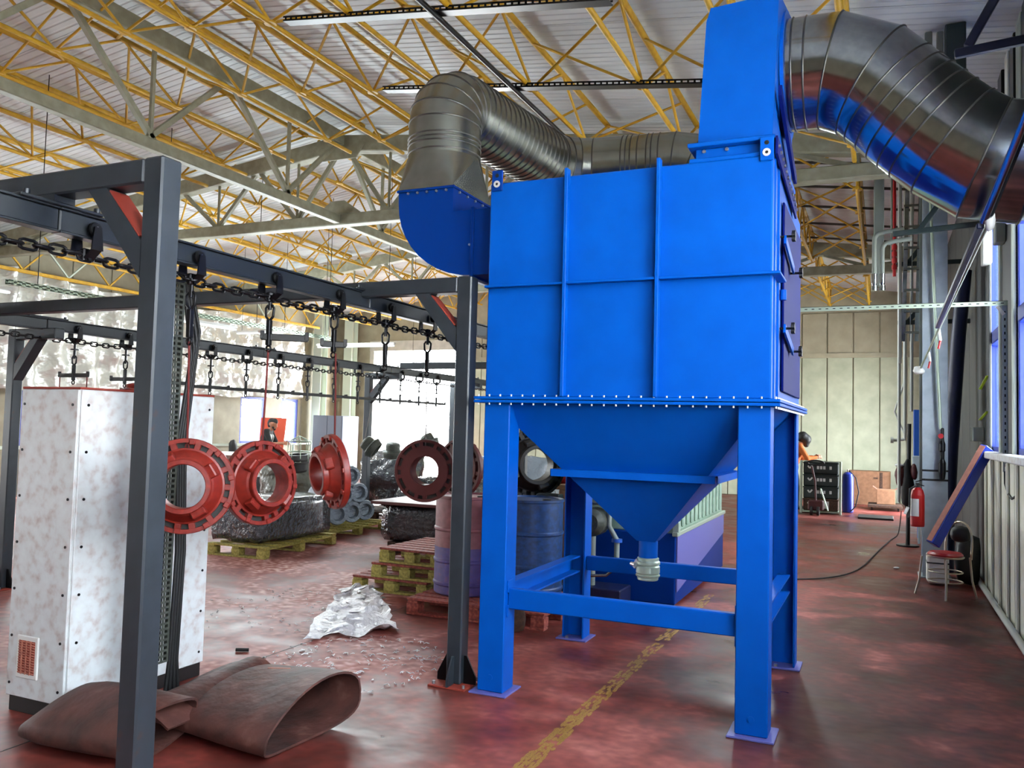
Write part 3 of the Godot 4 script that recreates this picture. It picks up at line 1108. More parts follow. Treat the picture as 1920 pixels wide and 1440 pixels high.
	for i in 22:
		var z := lerpf(z1, z0, float(i) / 22)
		for y in [1.843, 1.791]:
			disc(m, Vector3(x1 + 0.03, y, z), Vector3.UP, 0.0065, 0.012, 6)
	part("flange_bolts", m, M.bolt, t, "", "stuff")
	# hopper
	var yt := 1.797
	var yb := 0.915
	var hx := [x0 + 0.04, x1 - 0.04, -1.49, -1.365]
	var hz := [z0 - 0.03, z1 + 0.03, -5.42, -5.545]
	m = mb()
	var top := [Vector3(hx[0], yt, hz[0]), Vector3(hx[1], yt, hz[0]), Vector3(hx[1], yt, hz[1]), Vector3(hx[0], yt, hz[1])]
	var bot := [Vector3(hx[2], yb, hz[2]), Vector3(hx[3], yb, hz[2]), Vector3(hx[3], yb, hz[3]), Vector3(hx[2], yb, hz[3])]
	var cen := Vector3(-1.43, 1.4, -5.5)
	for i in 4:
		var j := (i + 1) % 4
		m.face(top[i], top[j], bot[j], bot[i], (top[i] + top[j]) * 0.5 - cen)
	var hop := part("hopper", m, M.blue, t)
	# angle iron round the hopper
	var f := (yt - 1.385) / (yt - yb)
	m = mb()
	var ring := []
	for i in 4:
		ring.append((top[i] as Vector3).lerp(bot[i], f))
	for i in 4:
		var a: Vector3 = ring[i]
		var b: Vector3 = ring[(i + 1) % 4]
		var o := Vector3((a + b).x * 0.5 - cen.x, 0, (a + b).z * 0.5 - cen.z).normalized()
		var d := (b - a).normalized() * 0.05
		if i == 1:
			d *= 0.4
		m.face(a - d, b + d, b + d + o * 0.06, a - d + o * 0.06, Vector3.UP)
		m.face(a - d - Vector3(0, 0.008, 0), b + d - Vector3(0, 0.008, 0), b + d + o * 0.06 - Vector3(0, 0.008, 0), a - d + o * 0.06 - Vector3(0, 0.008, 0), Vector3.DOWN)
		m.face(a - d + o * 0.06, b + d + o * 0.06, b + d + o * 0.06 - Vector3(0, 0.045, 0), a - d + o * 0.06 - Vector3(0, 0.045, 0), o)
		m.face(a - d + o * 0.052, b + d + o * 0.052, b + d + o * 0.052 - Vector3(0, 0.045, 0), a - d + o * 0.052 - Vector3(0, 0.045, 0), -o)
	part("band", m, M.blue, hop)
	m = mb()
	lathe(m, [Vector2(0.063, 0.77), Vector2(0.063, 0.93)], Transform3D(Basis.IDENTITY, Vector3(-1.4275, 0, -5.4825)), 20)
	part("outlet", m, M.blue, t)
	m = mb()
	lathe(m, [Vector2(0.0, 0.655), Vector2(0.066, 0.655), Vector2(0.07, 0.66), Vector2(0.07, 0.675), Vector2(0.079, 0.68), Vector2(0.081, 0.69), Vector2(0.074, 0.695), Vector2(0.079, 0.705), Vector2(0.079, 0.745), Vector2(0.072, 0.755), Vector2(0.08, 0.76), Vector2(0.08, 0.775), Vector2(0.072, 0.785), Vector2(0.072, 0.80), Vector2(0.064, 0.805)], Transform3D(Basis.IDENTITY, Vector3(-1.4275, 0, -5.4825)), 22)
	var cp := part("coupling", m, M.galv_pale, t, "pale galvanised coupling under the hopper")
	m = mb()
	bar(m, Vector3(-1.52, 0.735, -5.46), Vector3(-1.485, 0.785, -5.44), 0.012, 0.03)
	disc(m, Vector3(-1.515, 0.755, -5.44), Vector3(1, 0, 1), 0.014, 0.05, 8)
	part("lever", m, M.bolt, cp)
	# lifting lugs
	for e in [[-2.285, 3.145], [-0.63, 3.165]]:
		m = mb()
		slab(m, Vector3(e[0], e[1], z0 + 0.002), Vector3(e[0] + 0.075, e[1] + 0.135, z0 + 0.016), 0.004)
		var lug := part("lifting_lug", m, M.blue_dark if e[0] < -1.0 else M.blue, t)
		m = mb()
		lathe(m, [Vector2(0.009, -0.003), Vector2(0.022, -0.003), Vector2(0.022, 0.003), Vector2(0.009, 0.003), Vector2(0.009, -0.003)], Transform3D(ybasis(Vector3(0, 0, 1)), Vector3(e[0] + 0.0375, e[1] + 0.045, z0 + 0.018)), 20)
		part("washer", m, M.white, lug, "white ring on the lifting lug")
		m = mb()
		disc(m, Vector3(e[0] + 0.0375, e[1] + 0.045, z0 + 0.0165), Vector3(0, 0, 1), 0.009, 0.003, 10)
		part("hole", m, M.black, lug)
		m = mb()
		disc(m, Vector3(e[0] + 0.0375, e[1] + 0.10, z0 + 0.0165), Vector3(0, 0, 1), 0.013, 0.003, 10)
		part("hole", m, M.black, lug)
	# fan base frame and its bolts
	m = mb()
	slab(m, Vector3(-1.03, 3.20, -5.9), Vector3(x1, 3.225, z0 - 0.01), 0.004)
	slab(m, Vector3(-1.00, 3.225, -5.85), Vector3(x1 - 0.03, 3.29, z0 - 0.05), 0.004)
	slab(m, Vector3(-1.04, 3.29, -5.9), Vector3(x1 + 0.01, 3.315, z0 - 0.0), 0.004)
	part("fan_base", m, M.blue, t)
	m = mb()
	plate_x(m, [Vector2(z0 + 0.01, 3.30), Vector2(z0 + 0.01, 3.20), Vector2(-5.82, 3.10), Vector2(-5.82, 3.20)], x1 + 0.02, 0.012)
	var bf := part("bolt_strip", m, M.shaded_blue, t)
	m = mb()
	for i in 12:
		var z := lerpf(z0 - 0.03, -5.78, i / 11.0)
		disc(m, Vector3(x1 + 0.03, 3.252 - 0.1 * (i / 11.0), z), Vector3.RIGHT, 0.011, 0.014, 6)
	for x in [-0.95, -0.82]:
		disc(m, Vector3(x, 3.272, z0 - 0.045), Vector3(0, 0, 1), 0.011, 0.014, 6)
	part("strip_bolts", m, M.bolt, bf, "", "stuff")
	# fan housing: flared scroll casing, its narrow side to the front
	m = mb()
	var a := [Vector3(-0.995, 3.315, -4.80), Vector3(-0.575, 3.315, -4.80), Vector3(-0.545, 4.16, -4.80), Vector3(-0.93, 4.14, -4.80), Vector3(-0.955, 4.06, -4.80)]
	var b := [Vector3(-0.995, 3.315, -5.82), Vector3(-0.575, 3.315, -5.82), Vector3(-0.545, 4.40, -5.75), Vector3(-0.93, 4.38, -5.75), Vector3(-0.955, 4.30, -5.75)]
	var cc := Vector3(-0.77, 3.8, -5.3)
	for i in 5:
		var j := (i + 1) % 5
		m.face(a[i], a[j], b[j], b[i], ((a[i] as Vector3) + a[j]) * 0.5 - Vector3(-0.77, 3.75, -4.80))
	for i in range(1, 4):
		m.tface(a[0], a[i], a[i + 1], Vector3(0, 0, 1))
		m.tface(b[0], b[i], b[i + 1], Vector3(0, 0, -1))
	var fan := part("fan_housing", m, M.blue, t)
	m = mb()
	lathe(m, [Vector2(0.34, 0.0), Vector2(0.385, 0.0), Vector2(0.385, 0.02), Vector2(0.34, 0.02)], Transform3D(ybasis(Vector3.RIGHT), Vector3(-0.555, 3.87, -5.3)), 36)
	part("inlet_ring", m, M.blue, fan)
	m = mb()
	plate_x(m, [Vector2(-4.80, 3.62), Vector2(-4.80, 3.56), Vector2(-5.62, 3.31), Vector2(-5.72, 3.31), Vector2(-5.72, 3.36)], -0.535, 0.02)
	part("skirt", m, M.shaded_blue, fan)
	m = mb()
	for y in [3.5, 3.66, 3.83]:
		box(m, Vector3(-0.985, y, -5.0), Vector3(0.03, 0.03, 0.05), Basis.IDENTITY, 0.004)
	part("latch", m, M.blue_dark, fan)
	# inlet elbow on the left side
	m = mb()
	var prof := [Vector2(-3.10, 3.275)]
	for i in 11:
		var w := PI / 2 * i / 10.0
		prof.append(Vector2(-2.51 - 0.59 * cos(w), 3.19 - 0.535 * sin(w)))
	prof.append(Vector2(-2.51, 3.10))
	prof.append(Vector2(-2.668, 3.10))
	prof.append(Vector2(-2.668, 3.275))
	prism(m, prof, 0.60, Transform3D(Basis.IDENTITY, Vector3(0, 0, -5.20)))
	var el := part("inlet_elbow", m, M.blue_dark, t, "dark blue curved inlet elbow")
	m = mb()
	slab(m, Vector3(-2.51, 2.655, -5.50), Vector3(x0, 3.10, -4.90))
	part("inlet_neck", m, M.blue_dark, el)
	m = mb()
	slab(m, Vector3(-2.522, 2.64, -5.515), Vector3(-2.50, 3.115, -4.885), 0.003)
	part("neck_flange", m, M.blue_dark, el)
	m = mb()
	slab(m, Vector3(-3.112, 3.262, -5.512), Vector3(-2.658, 3.28, -4.888), 0.003)
	part("top_flange", m, M.blue_dark, el)
	m = mb()
	for i in 5:
		disc(m, Vector3(lerpf(-3.02, -2.72, i / 4.0), 3.25, -4.892), Vector3(0, 0, 1), 0.009, 0.012, 6)
		disc(m, Vector3(-2.662, 3.25, lerpf(-4.98, -5.46, i / 4.0)), Vector3.RIGHT, 0.009, 0.012, 6)
	disc(m, Vector3(-2.53, 2.86, -4.893), Vector3(0, 0, 1), 0.008, 0.012, 6)
	part("elbow_bolts", m, M.bolt, el, "", "stuff")

# a round duct as a row of sections along a path of (point, kind); each section ends in a raised seam
func duct_sections(t: Node3D, pts: Array, r: float, mat: Material, seam: Material, called: String, sides := 40) -> void:
	var k := pts.size()
	var pl := []   # the plane (normal) in which each joint lies
	for i in k:
		var d0: Vector3 = (pts[mini(i + 1, k - 1)] - pts[i]) if i < k - 1 else pts[i] - pts[i - 1]
		var d1: Vector3 = (pts[i] - pts[i - 1]) if i > 0 else d0
		pl.append((d0.normalized() + d1.normalized()).normalized())
	for i in k - 1:
		var d: Vector3 = (pts[i + 1] - pts[i]).normalized()
		var b := look(d)
		var m := mb()
		var s := mb()
		for q in sides:
			var p := []
			var nn := []
			for e in 2:
				var an := TAU * (q + e) / sides
				var o := b.x * cos(an) + b.y * sin(an)
				nn.append(o)
				for w in 2:
					var c: Vector3 = pts[i + w]
					var nm: Vector3 = pl[i + w]
					# slide along d until the point lies in the joint's plane
					var base := c + o * r
					base -= d * ((base - c).dot(nm) / d.dot(nm))
					p.append(base)
			m.qs(p[0], p[1], p[3], p[2], nn[0], nn[0], nn[1], nn[1])
			# the seam at the far end
			var e0: Vector3 = p[1]
			var e1: Vector3 = p[3]
			var up0: Vector3 = nn[0] * 0.007
			var up1: Vector3 = nn[1] * 0.007
			s.qs(e0 - d * 0.006, e0 + up0, e1 + up1, e1 - d * 0.006, nn[0] - d, nn[0], nn[1], nn[1] - d)
			s.qs(e0 + d * 0.006, e0 + up0, e1 + up1, e1 + d * 0.006, nn[0] + d, nn[0], nn[1], nn[1] + d)
		var sec := part(called, m, mat, t)
		part("seam", s, seam, sec)

func arc(c: Vector3, u: Vector3, w: Vector3, r: float, a0: float, a1: float, n: int) -> Array:
	var out := []
	for i in n + 1:
		var a := lerpf(a0, a1, float(i) / n)
		out.append(c + u * cos(a) * r + w * sin(a) * r)
	return out

func ducts() -> void:
	# right: from the fan, down at 45 degrees, and out through the wall
	var t := thing("exhaust_duct", "big shiny galvanised duct running from the blue fan down to the right-hand wall", "duct", Vector3(-0.545, 3.87, -5.3))
	var pts := [Vector3(-0.545, 3.87, -5.3), Vector3(-0.50, 3.87, -5.3), Vector3(-0.43, 3.87, -5.3)]
	pts.append(Vector3(-0.29, 3.865, -5.3))
	pts.append(Vector3(-0.07, 3.765, -5.3))
	var p0 := Vector3(0.02, 3.675, -5.3)
	var d := Vector3(0.71, -0.704, 0).normalized()
	for i in 5:
		pts.append(p0 + d * (0.085 * i))
	pts.append(Vector3(0.36, 3.345, -5.3))
	pts.append(Vector3(0.52, 3.23, -5.3))
	pts.append(Vector3(0.72, 3.19, -5.3))
	pts.append(Vector3(0.90, 3.19, -5.3))
	pts.append(Vector3(1.075, 3.19, -5.3))
	duct_sections(t, pts, 0.335, M.galv, M.seam, "duct_section", 48)
	# left: up from the inlet elbow, along the hall, then across behind the machine
	t = thing("inlet_duct", "curved galvanised duct rising from the inlet elbow and running back above the blue collector", "duct", Vector3(-2.885, 3.28, -5.2))
	var m := mb()
	# square to round
	var c := Vector3(-2.89, 0, -5.2)
	var sq := [Vector2(-0.215, 0.3), Vector2(0.215, 0.3), Vector2(0.215, -0.3), Vector2(-0.215, -0.3)]
	var top := Vector3(-2.915, 3.56, -5.2)
	var r := 0.265
	for i in 4:
		var j := (i + 1) % 4
		var s0: Vector2 = sq[i]
		var s1: Vector2 = sq[j]
		var b0 := Vector3(c.x + s0.x, 3.282, c.z + s0.y)
		var b1 := Vector3(c.x + s1.x, 3.282, c.z + s1.y)
		var am := atan2(s0.y + s1.y, s0.x + s1.x)
		var mid := top + Vector3(cos(am), 0, sin(am)) * r
		m.tface(b0, b1, mid, Vector3(cos(am), 0.2, sin(am)))
		# the rounded corner between this side and the next
		var s2: Vector2 = sq[(j + 1) % 4]
		var an := atan2(s1.y + s2.y, s1.x + s2.x)
		var da := wrapf(an - am, -PI, PI)
		for k in 8:
			var g0 := am + da * k / 8.0
			var g1 := am + da * (k + 1) / 8.0
			var q0 := top + Vector3(cos(g0), 0, sin(g0)) * r
			var q1 := top + Vector3(cos(g1), 0, sin(g1)) * r
			m.ts(b1, q0, q1, Vector3(cos(g0), 0.2, sin(g0)), Vector3(cos(g0), 0.2, sin(g0)), Vector3(cos(g1), 0.2, sin(g1)))
	part("transition", m, M.galv_dull, t, "square-to-round galvanised transition piece")
	var lp := [Vector3(-2.915, 3.56, -5.2), Vector3(-2.915, 3.585, -5.2), Vector3(-2.915, 3.64, -5.2), Vector3(-2.915, 3.67, -5.2), Vector3(-2.915, 3.70, -5.2), Vector3(-2.915, 3.80, -5.2)]
	# gored bend from upward to away from the camera
	var run := Vector3(0.13, 0, -1).normalized()
	var cc := Vector3(-2.915, 3.80, -5.2) + run * 0.20
	var be := arc(cc, -run, Vector3.UP, 0.20, 0.0, PI / 2, 5)
	for i in range(1, be.size()):
		lp.append(be[i])
	var last: Vector3 = lp[lp.size() - 1]
	for i in range(1, 19):
		lp.append(last + run * (0.072 * i))
	last = lp[lp.size() - 1]
	# bend to the right
	var right := Vector3(1, 0, -0.12).normalized()
	var bc := last + right * 0.30
	for i in range(1, 4):
		var a := PI / 2 * i / 3.0
		lp.append(bc - right * 0.30 * cos(a) + run * 0.30 * sin(a))
	last = lp[lp.size() - 1]
	for s in [0.28, 0.32, 0.36, 0.42, 0.50, 0.54, 0.6, 0.72]:
		lp.append(last + right * s)
	last = lp[lp.size() - 1]
	lp.append(last + right * 0.16 + Vector3(0, -0.03, 0))
	lp.append(last + right * 0.30 + Vector3(0, -0.14, 0))
	lp.append(last + right * 0.36 + Vector3(0, -0.30, 0))
	lp.append(last + right * 0.36 + Vector3(0, -1.2, 0))
	duct_sections(t, lp, 0.262, M.galv_dull, M.seam, "duct_section", 40)

# ---------------------------------------------------------------- the washer behind the hopper
func wash_tank() -> void:
	var t := thing("wash_tank", "blue wash tank with a sloping pale green top, standing behind the collector legs", "tank", Vector3(-2.3, 0, -9.1))
	var m := mb()
	slab(m, Vector3(-2.85, 0.02, -10.35), Vector3(-1.77, 0.68, -7.8), 0.01)
	part("tank_body", m, M.blue_dark, t)
	m = mb()
	plate_x(m, [Vector2(-7.82, 0.14), Vector2(-7.82, 0.66), Vector2(-10.3, 0.66), Vector2(-10.3, 0.44)], -1.762, 0.012)  # slanted lower edge leaves a dark blue triangle standing for shadow
	part("shadow_cut_plate", m, M.lilac, t)
	m = mb()
	slab(m, Vector3(-2.85, 0.68, -10.35), Vector3(-1.79, 1.5, -7.85), 0.01)
	part("upper_casing", m, M.pale_green, t)
	for i in 12:
		m = mb()
		var z := -7.9 - i * 0.2
		slab(m, Vector3(-1.79, 0.72, z - 0.1), Vector3(-1.765, 1.48, z), 0.01)
		part("casing_rib", m, M.pale_green, t)
	m = mb()
	slab(m, Vector3(-1.80, 0.66, -10.36), Vector3(-1.745, 0.70, -7.78), 0.006)
	slab(m, Vector3(-1.80, 0.66, -7.86), Vector3(-1.74, 0.80, -7.80), 0.006)
	part("edge_trim", m, M.galv_pale, t)
	# pump and pipework at its left end
	t = thing("pump", "small blue and grey pump with pipes beside the wash tank", "pump", Vector3(-2.6, 0, -7.45))
	m = mb()
	lathe(m, [Vector2(0, -0.12), Vector2(0.12, -0.12), Vector2(0.13, -0.08), Vector2(0.13, 0.1), Vector2(0.08, 0.15), Vector2(0, 0.15)], Transform3D(ybasis(Vector3(0, 0, 1)), Vector3(-2.47, 0.78, -7.5)), 18)
	part("motor", m, M.grey_iron, t)
	m = mb()
	tube(m, [Vector3(-2.47, 0.66, -7.45), Vector3(-2.47, 0.2, -7.45)], 0.03, 10)
	tube(m, [Vector3(-2.33, 1.3, -7.5), Vector3(-2.33, 0.75, -7.5), Vector3(-2.25, 0.62, -7.5), Vector3(-2.25, 0.35, -7.5)], 0.025, 10)
	tube(m, [Vector3(-2.62, 1.5, -7.55), Vector3(-2.62, 0.7, -7.55)], 0.025, 10)
	tube(m, [Vector3(-2.62, 0.95, -7.55), Vector3(-2.2, 0.95, -7.55)], 0.02, 8)
	part("pipework", m, M.grey_pipe, t)
	m = mb()
	for p in [Vector3(-2.33, 0.95, -7.5), Vector3(-2.25, 0.62, -7.5), Vector3(-2.47, 0.45, -7.45)]:
		disc(m, p, Vector3.UP, 0.05, 0.03, 12)
	part("flange", m, M.blue_mid, t)
	m = mb()
	slab(m, Vector3(-2.75, 0.0, -7.65), Vector3(-2.15, 0.2, -7.3), 0.01)
	part("pump_base", m, M.navy, t)
	m = mb()
	tube(m, [Vector3(-2.75, 0.33, -7.3), Vector3(-2.5, 0.31, -7.25), Vector3(-2.28, 0.33, -7.28), Vector3(-2.2, 0.4, -7.3)], 0.014, 8)
	part("hose", m, M.galv, t)

const R1 := -3.3
const R2 := -7.2
const CH := 2.375    # height of the chain

func frame_support(px: float, z: float, ytop: float, bx: float, toward: float, label: String, foot := true, beam := true) -> void:
	var s := 0.104
	var t := thing("conveyor_gantry", label, "conveyor frame", Vector3(px, 0, z), "grey conveyor frames")
	var m := mb()
	box(m, Vector3(px, ytop / 2 + 0.006, z), Vector3(s, ytop - 0.012, s), Basis.IDENTITY, 0.008)
	part("post", m, M.steel, t)
	if beam:
		m = mb()
		slab(m, Vector3(px + toward * s / 2, ytop - s, z - s / 2), Vector3(bx, ytop - 0.002, z + s / 2), 0.008)
		part("beam", m, M.steel, t)
	# brace
	m = mb()
	var e := px + toward * s / 2
	plate_z(m, [Vector2(e, ytop - 0.49), Vector2(e, ytop - 0.34), Vector2(e + toward * 0.21, ytop - s), Vector2(e + toward * 0.315, ytop - s)], z, 0.098)
	part("brace", m, M.steel, t)
	m = mb()
	var b := look(Vector3(toward * 0.21, 0.34 - s, 0), Vector3.UP)
	box(m, Vector3(e + toward * 0.103, ytop - 0.217, z), Vector3(0.092, 0.006, 0.27), b)
	part("brace_lining", m, M.rust_red, t, "red primed inner face of the brace")
	if foot:
		m = mb()
		box(m, Vector3(px - 0.01, 0.006, z), Vector3(0.26, 0.012, 0.26), Basis.IDENTITY, 0.003)
		part("base_plate", m, M.rust_red, t)
		for k in [[1.0, 0.0], [-1.0, 0.0], [0.0, 1.0]]:
			m = mb()
			var poly := [Vector2(s / 2, 0.012), Vector2(s / 2 + 0.085, 0.012), Vector2(s / 2 + 0.085, 0.06), Vector2(s / 2 + 0.02, 0.185), Vector2(s / 2, 0.185)]
			var bb := Basis.IDENTITY if k[0] > 0 else (Basis(Vector3.UP, PI) if k[0] < 0 else Basis(Vector3.UP, -PI / 2))
			prism(m, poly, 0.012, Transform3D(bb, Vector3(px, 0, z)))
			part("gusset", m, M.black_steel if k[1] == 0.0 else M.steel, t)
		for k in [[0.10, 0.1], [-0.11, 0.1], [0.10, -0.1], [-0.11, -0.1]]:
			m = mb()
			disc(m, Vector3(px + k[0], 0.02, z + k[1]), Vector3.UP, 0.011, 0.022, 6)
			part("anchor_bolt", m, M.bolt, t)

func link_mesh(l: float, w: float, r: float) -> ArrayMesh:
	var m := mb()
	var p := []
	var h := l / 2 - w / 2
	for i in 5:
		var a := -PI / 2 + PI * i / 4.0
		p.append(Vector3(0, sin(a) * w / 2, h + cos(a) * w / 2))
	for i in 5:
		var a := PI / 2 + PI * i / 4.0
		p.append(Vector3(0, sin(a) * w / 2, -h + cos(a) * w / 2))
	tube(m, p, r, 6, true)
	return mesh_of(m, Vector3.ZERO)

func conveyor() -> void:
	frame_support(-2.68, -2.452, 2.70, -7.25, -1.0, "nearest grey conveyor frame, its post standing left in front of the white cabinet")
	frame_support(-2.485, -4.80, 2.62, -7.3, -1.0, "second grey conveyor frame, its post right beside the blue leg of the collector")
	frame_support(-7.6, -5.3, 2.46, -7.0, 1.0, "grey conveyor post at the left edge behind the white cabinet")
	frame_support(-7.6, -11.3, 2.46, -7.0, 1.0, "far grey conveyor post in front of the bright gate")
	frame_support(-7.6, -14.2, 2.46, -7.0, 1.0, "farthest grey conveyor post seen just left of the second frame")
	frame_support(-4.85, -11.3, 2.62, -7.0, -1.0, "thin far conveyor post seen under the hopper")
	# rails
	var names := ["dark overhead conveyor rail carrying the red castings, nearest one", "dark overhead return rail of the conveyor, farther to the left"]
	for i in 2:
		var x := R1 if i == 0 else R2
		var zs := [-1.2, -2.45, -4.85, -7.2, -9.6, -12.0] if i == 0 else [-2.6, -5.3, -8.3, -11.3, -14.2, -15.6]
		var t := thing("conveyor_rail", names[i], "rail", Vector3(x, 2.5, zs[0]), "overhead conveyor rails")
		for k in zs.size() - 1:
			var m := mb()
			slab(m, Vector3(x - 0.022, 2.452, zs[k] - 0.003), Vector3(x + 0.022, 2.548, zs[k + 1] + 0.003), 0.006)
			slab(m, Vector3(x - 0.032, 2.548, zs[k] - 0.003), Vector3(x + 0.032, 2.558, zs[k + 1] + 0.003), 0.002)
			slab(m, Vector3(x - 0.032, 2.444, zs[k] - 0.003), Vector3(x + 0.032, 2.454, zs[k + 1] + 0.003), 0.002)
			part("rail_length", m, M.rail, t)
		for k in range(1, zs.size() - 1):
			var m := mb()
			slab(m, Vector3(x - 0.05, 2.556, zs[k] - 0.2), Vector3(x + 0.05, 2.57, zs[k] + 0.2), 0.003)
			if i == 0 and k == 1:
				slab(m, Vector3(x - 0.05, 2.57, zs[k] - 0.05), Vector3(x + 0.05, 2.598, zs[k] + 0.05))
			for q in [-0.17, 0.17]:
				disc(m, Vector3(x + 0.04, 2.578, zs[k] + q), Vector3.UP, 0.014, 0.02, 6)
			part("splice_plate", m, M.rail, t)
	# chains, link by link
	var la := link_mesh(0.086, 0.040, 0.0075)
	for i in 2:
		var x := R1 if i == 0 else R2
		var t := thing("conveyor_chain", ["black link chain under the nearest conveyor rail", "black link chain under the return rail farther left"][i], "chain", Vector3(x, CH, -1.5), "conveyor chains")
		var n := 118 if i == 0 else 170
		for k in n:
			var z := -0.069 * k - (0.0 if i == 0 else 2.4)
			var sag := -0.012 * absf(sin((z + 1.5 + 2.61) * PI / 0.62))
			piece("link", la, M.chain, t, Transform3D(Basis(Vector3(0, 0, 1), PI / 2 * (k % 2)), Vector3(0, sag, z)))

func trolley(x: float, z: float, label: String) -> Node3D:
	var t := thing("conveyor_trolley", label, "trolley", Vector3(x, CH, z), "conveyor trolleys")
	for s in [-1.0, 1.0]:
		var m := mb()
		lathe(m, [Vector2(0.0, -0.012), Vector2(0.030, -0.012), Vector2(0.034, -0.006), Vector2(0.034, 0.006), Vector2(0.030, 0.012), Vector2(0.0, 0.012)], Transform3D(ybasis(Vector3(s, 0, 0)), Vector3(x + s * 0.045, 2.49, z)), 16)
		var w := part("wheel", m, M.black_steel, t)
		m = mb()
		disc(m, Vector3(x + s * 0.06, 2.49, z), Vector3.RIGHT, 0.013, 0.008, 10)
		part("hub", m, M.bolt, w)
		m = mb()
		plate_x(m, [Vector2(z - 0.018, 2.50), Vector2(z + 0.018, 2.50), Vector2(z + 0.026, 2.44), Vector2(z + 0.03, 2.395), Vector2(z - 0.03, 2.395), Vector2(z - 0.026, 2.44)], x + s * 0.066, 0.007)
		bar(m, Vector3(x + s * 0.066, 2.40, z), Vector3(x + s * 0.014, 2.36, z), 0.05, 0.008)
		part("bracket", m, M.chain, t)
	var m2 := mb()
	box(m2, Vector3(x, 2.375, z), Vector3(0.03, 0.06, 0.05), Basis.IDENTITY, 0.006)
	for q in [-0.016, 0.016]:
		disc(m2, Vector3(x + 0.018, 2.375 + q, z), Vector3.RIGHT, 0.009, 0.012, 8)
	part("clamp", m2, M.chain, t)
	return t

func hanger(t: Node3D, x: float, z: float, y: float, bar_dir: Vector3, bar_len: float, shift := 0.0) -> void:
	# a rod, a clevis and a cross bar at height y, ending in an eye
	O = Vector3(x, CH, z)
	var m := mb()
	tube(m, [Vector3(x, 2.35, z), Vector3(x, y + 0.16, z)], 0.012, 8)
	part("rod", m, M.chain, t)
	m = mb()
	disc(m, Vector3(x, y + 0.25, z), Vector3.UP, 0.04, 0.012, 10)
	part("collar", m, M.chain, t)
	m = mb()
	for s in [-1.0, 1.0]:
		tube(m, [Vector3(x + s * 0.012, y + 0.19, z), Vector3(x + s * 0.03, y + 0.17, z), Vector3(x + s * 0.026, y + 0.12, z), Vector3(x, y + 0.095, z)], 0.008, 6)
	part("clevis", m, M.chain, t)
	m = mb()
	slab(m, Vector3(x - 0.014, y - 0.05, z - 0.014), Vector3(x + 0.014, y + 0.10, z + 0.014), 0.003)
	var ring := []
	for i in 10:
		var a := TAU * i / 10
		ring.append(Vector3(x + cos(a) * 0.018, y - 0.07 + sin(a) * 0.018, z))
	tube(m, ring, 0.006, 6, true)
	part("hook", m, M.chain, t)
	if bar_len > 0.0:
		m = mb()
		bar(m, Vector3(x, y, z) + bar_dir * (shift - bar_len / 2), Vector3(x, y, z) + bar_dir * (shift + bar_len / 2), 0.02, 0.04, Vector3.UP, 0.004)
		for q in [-0.47, 0.47]:
			box(m, Vector3(x, y + 0.012, z) + bar_dir * (shift + bar_len * q), Vector3(0.024, 0.05, 0.024), look(bar_dir), 0.003)
		part("crossbar", m, M.black, t)

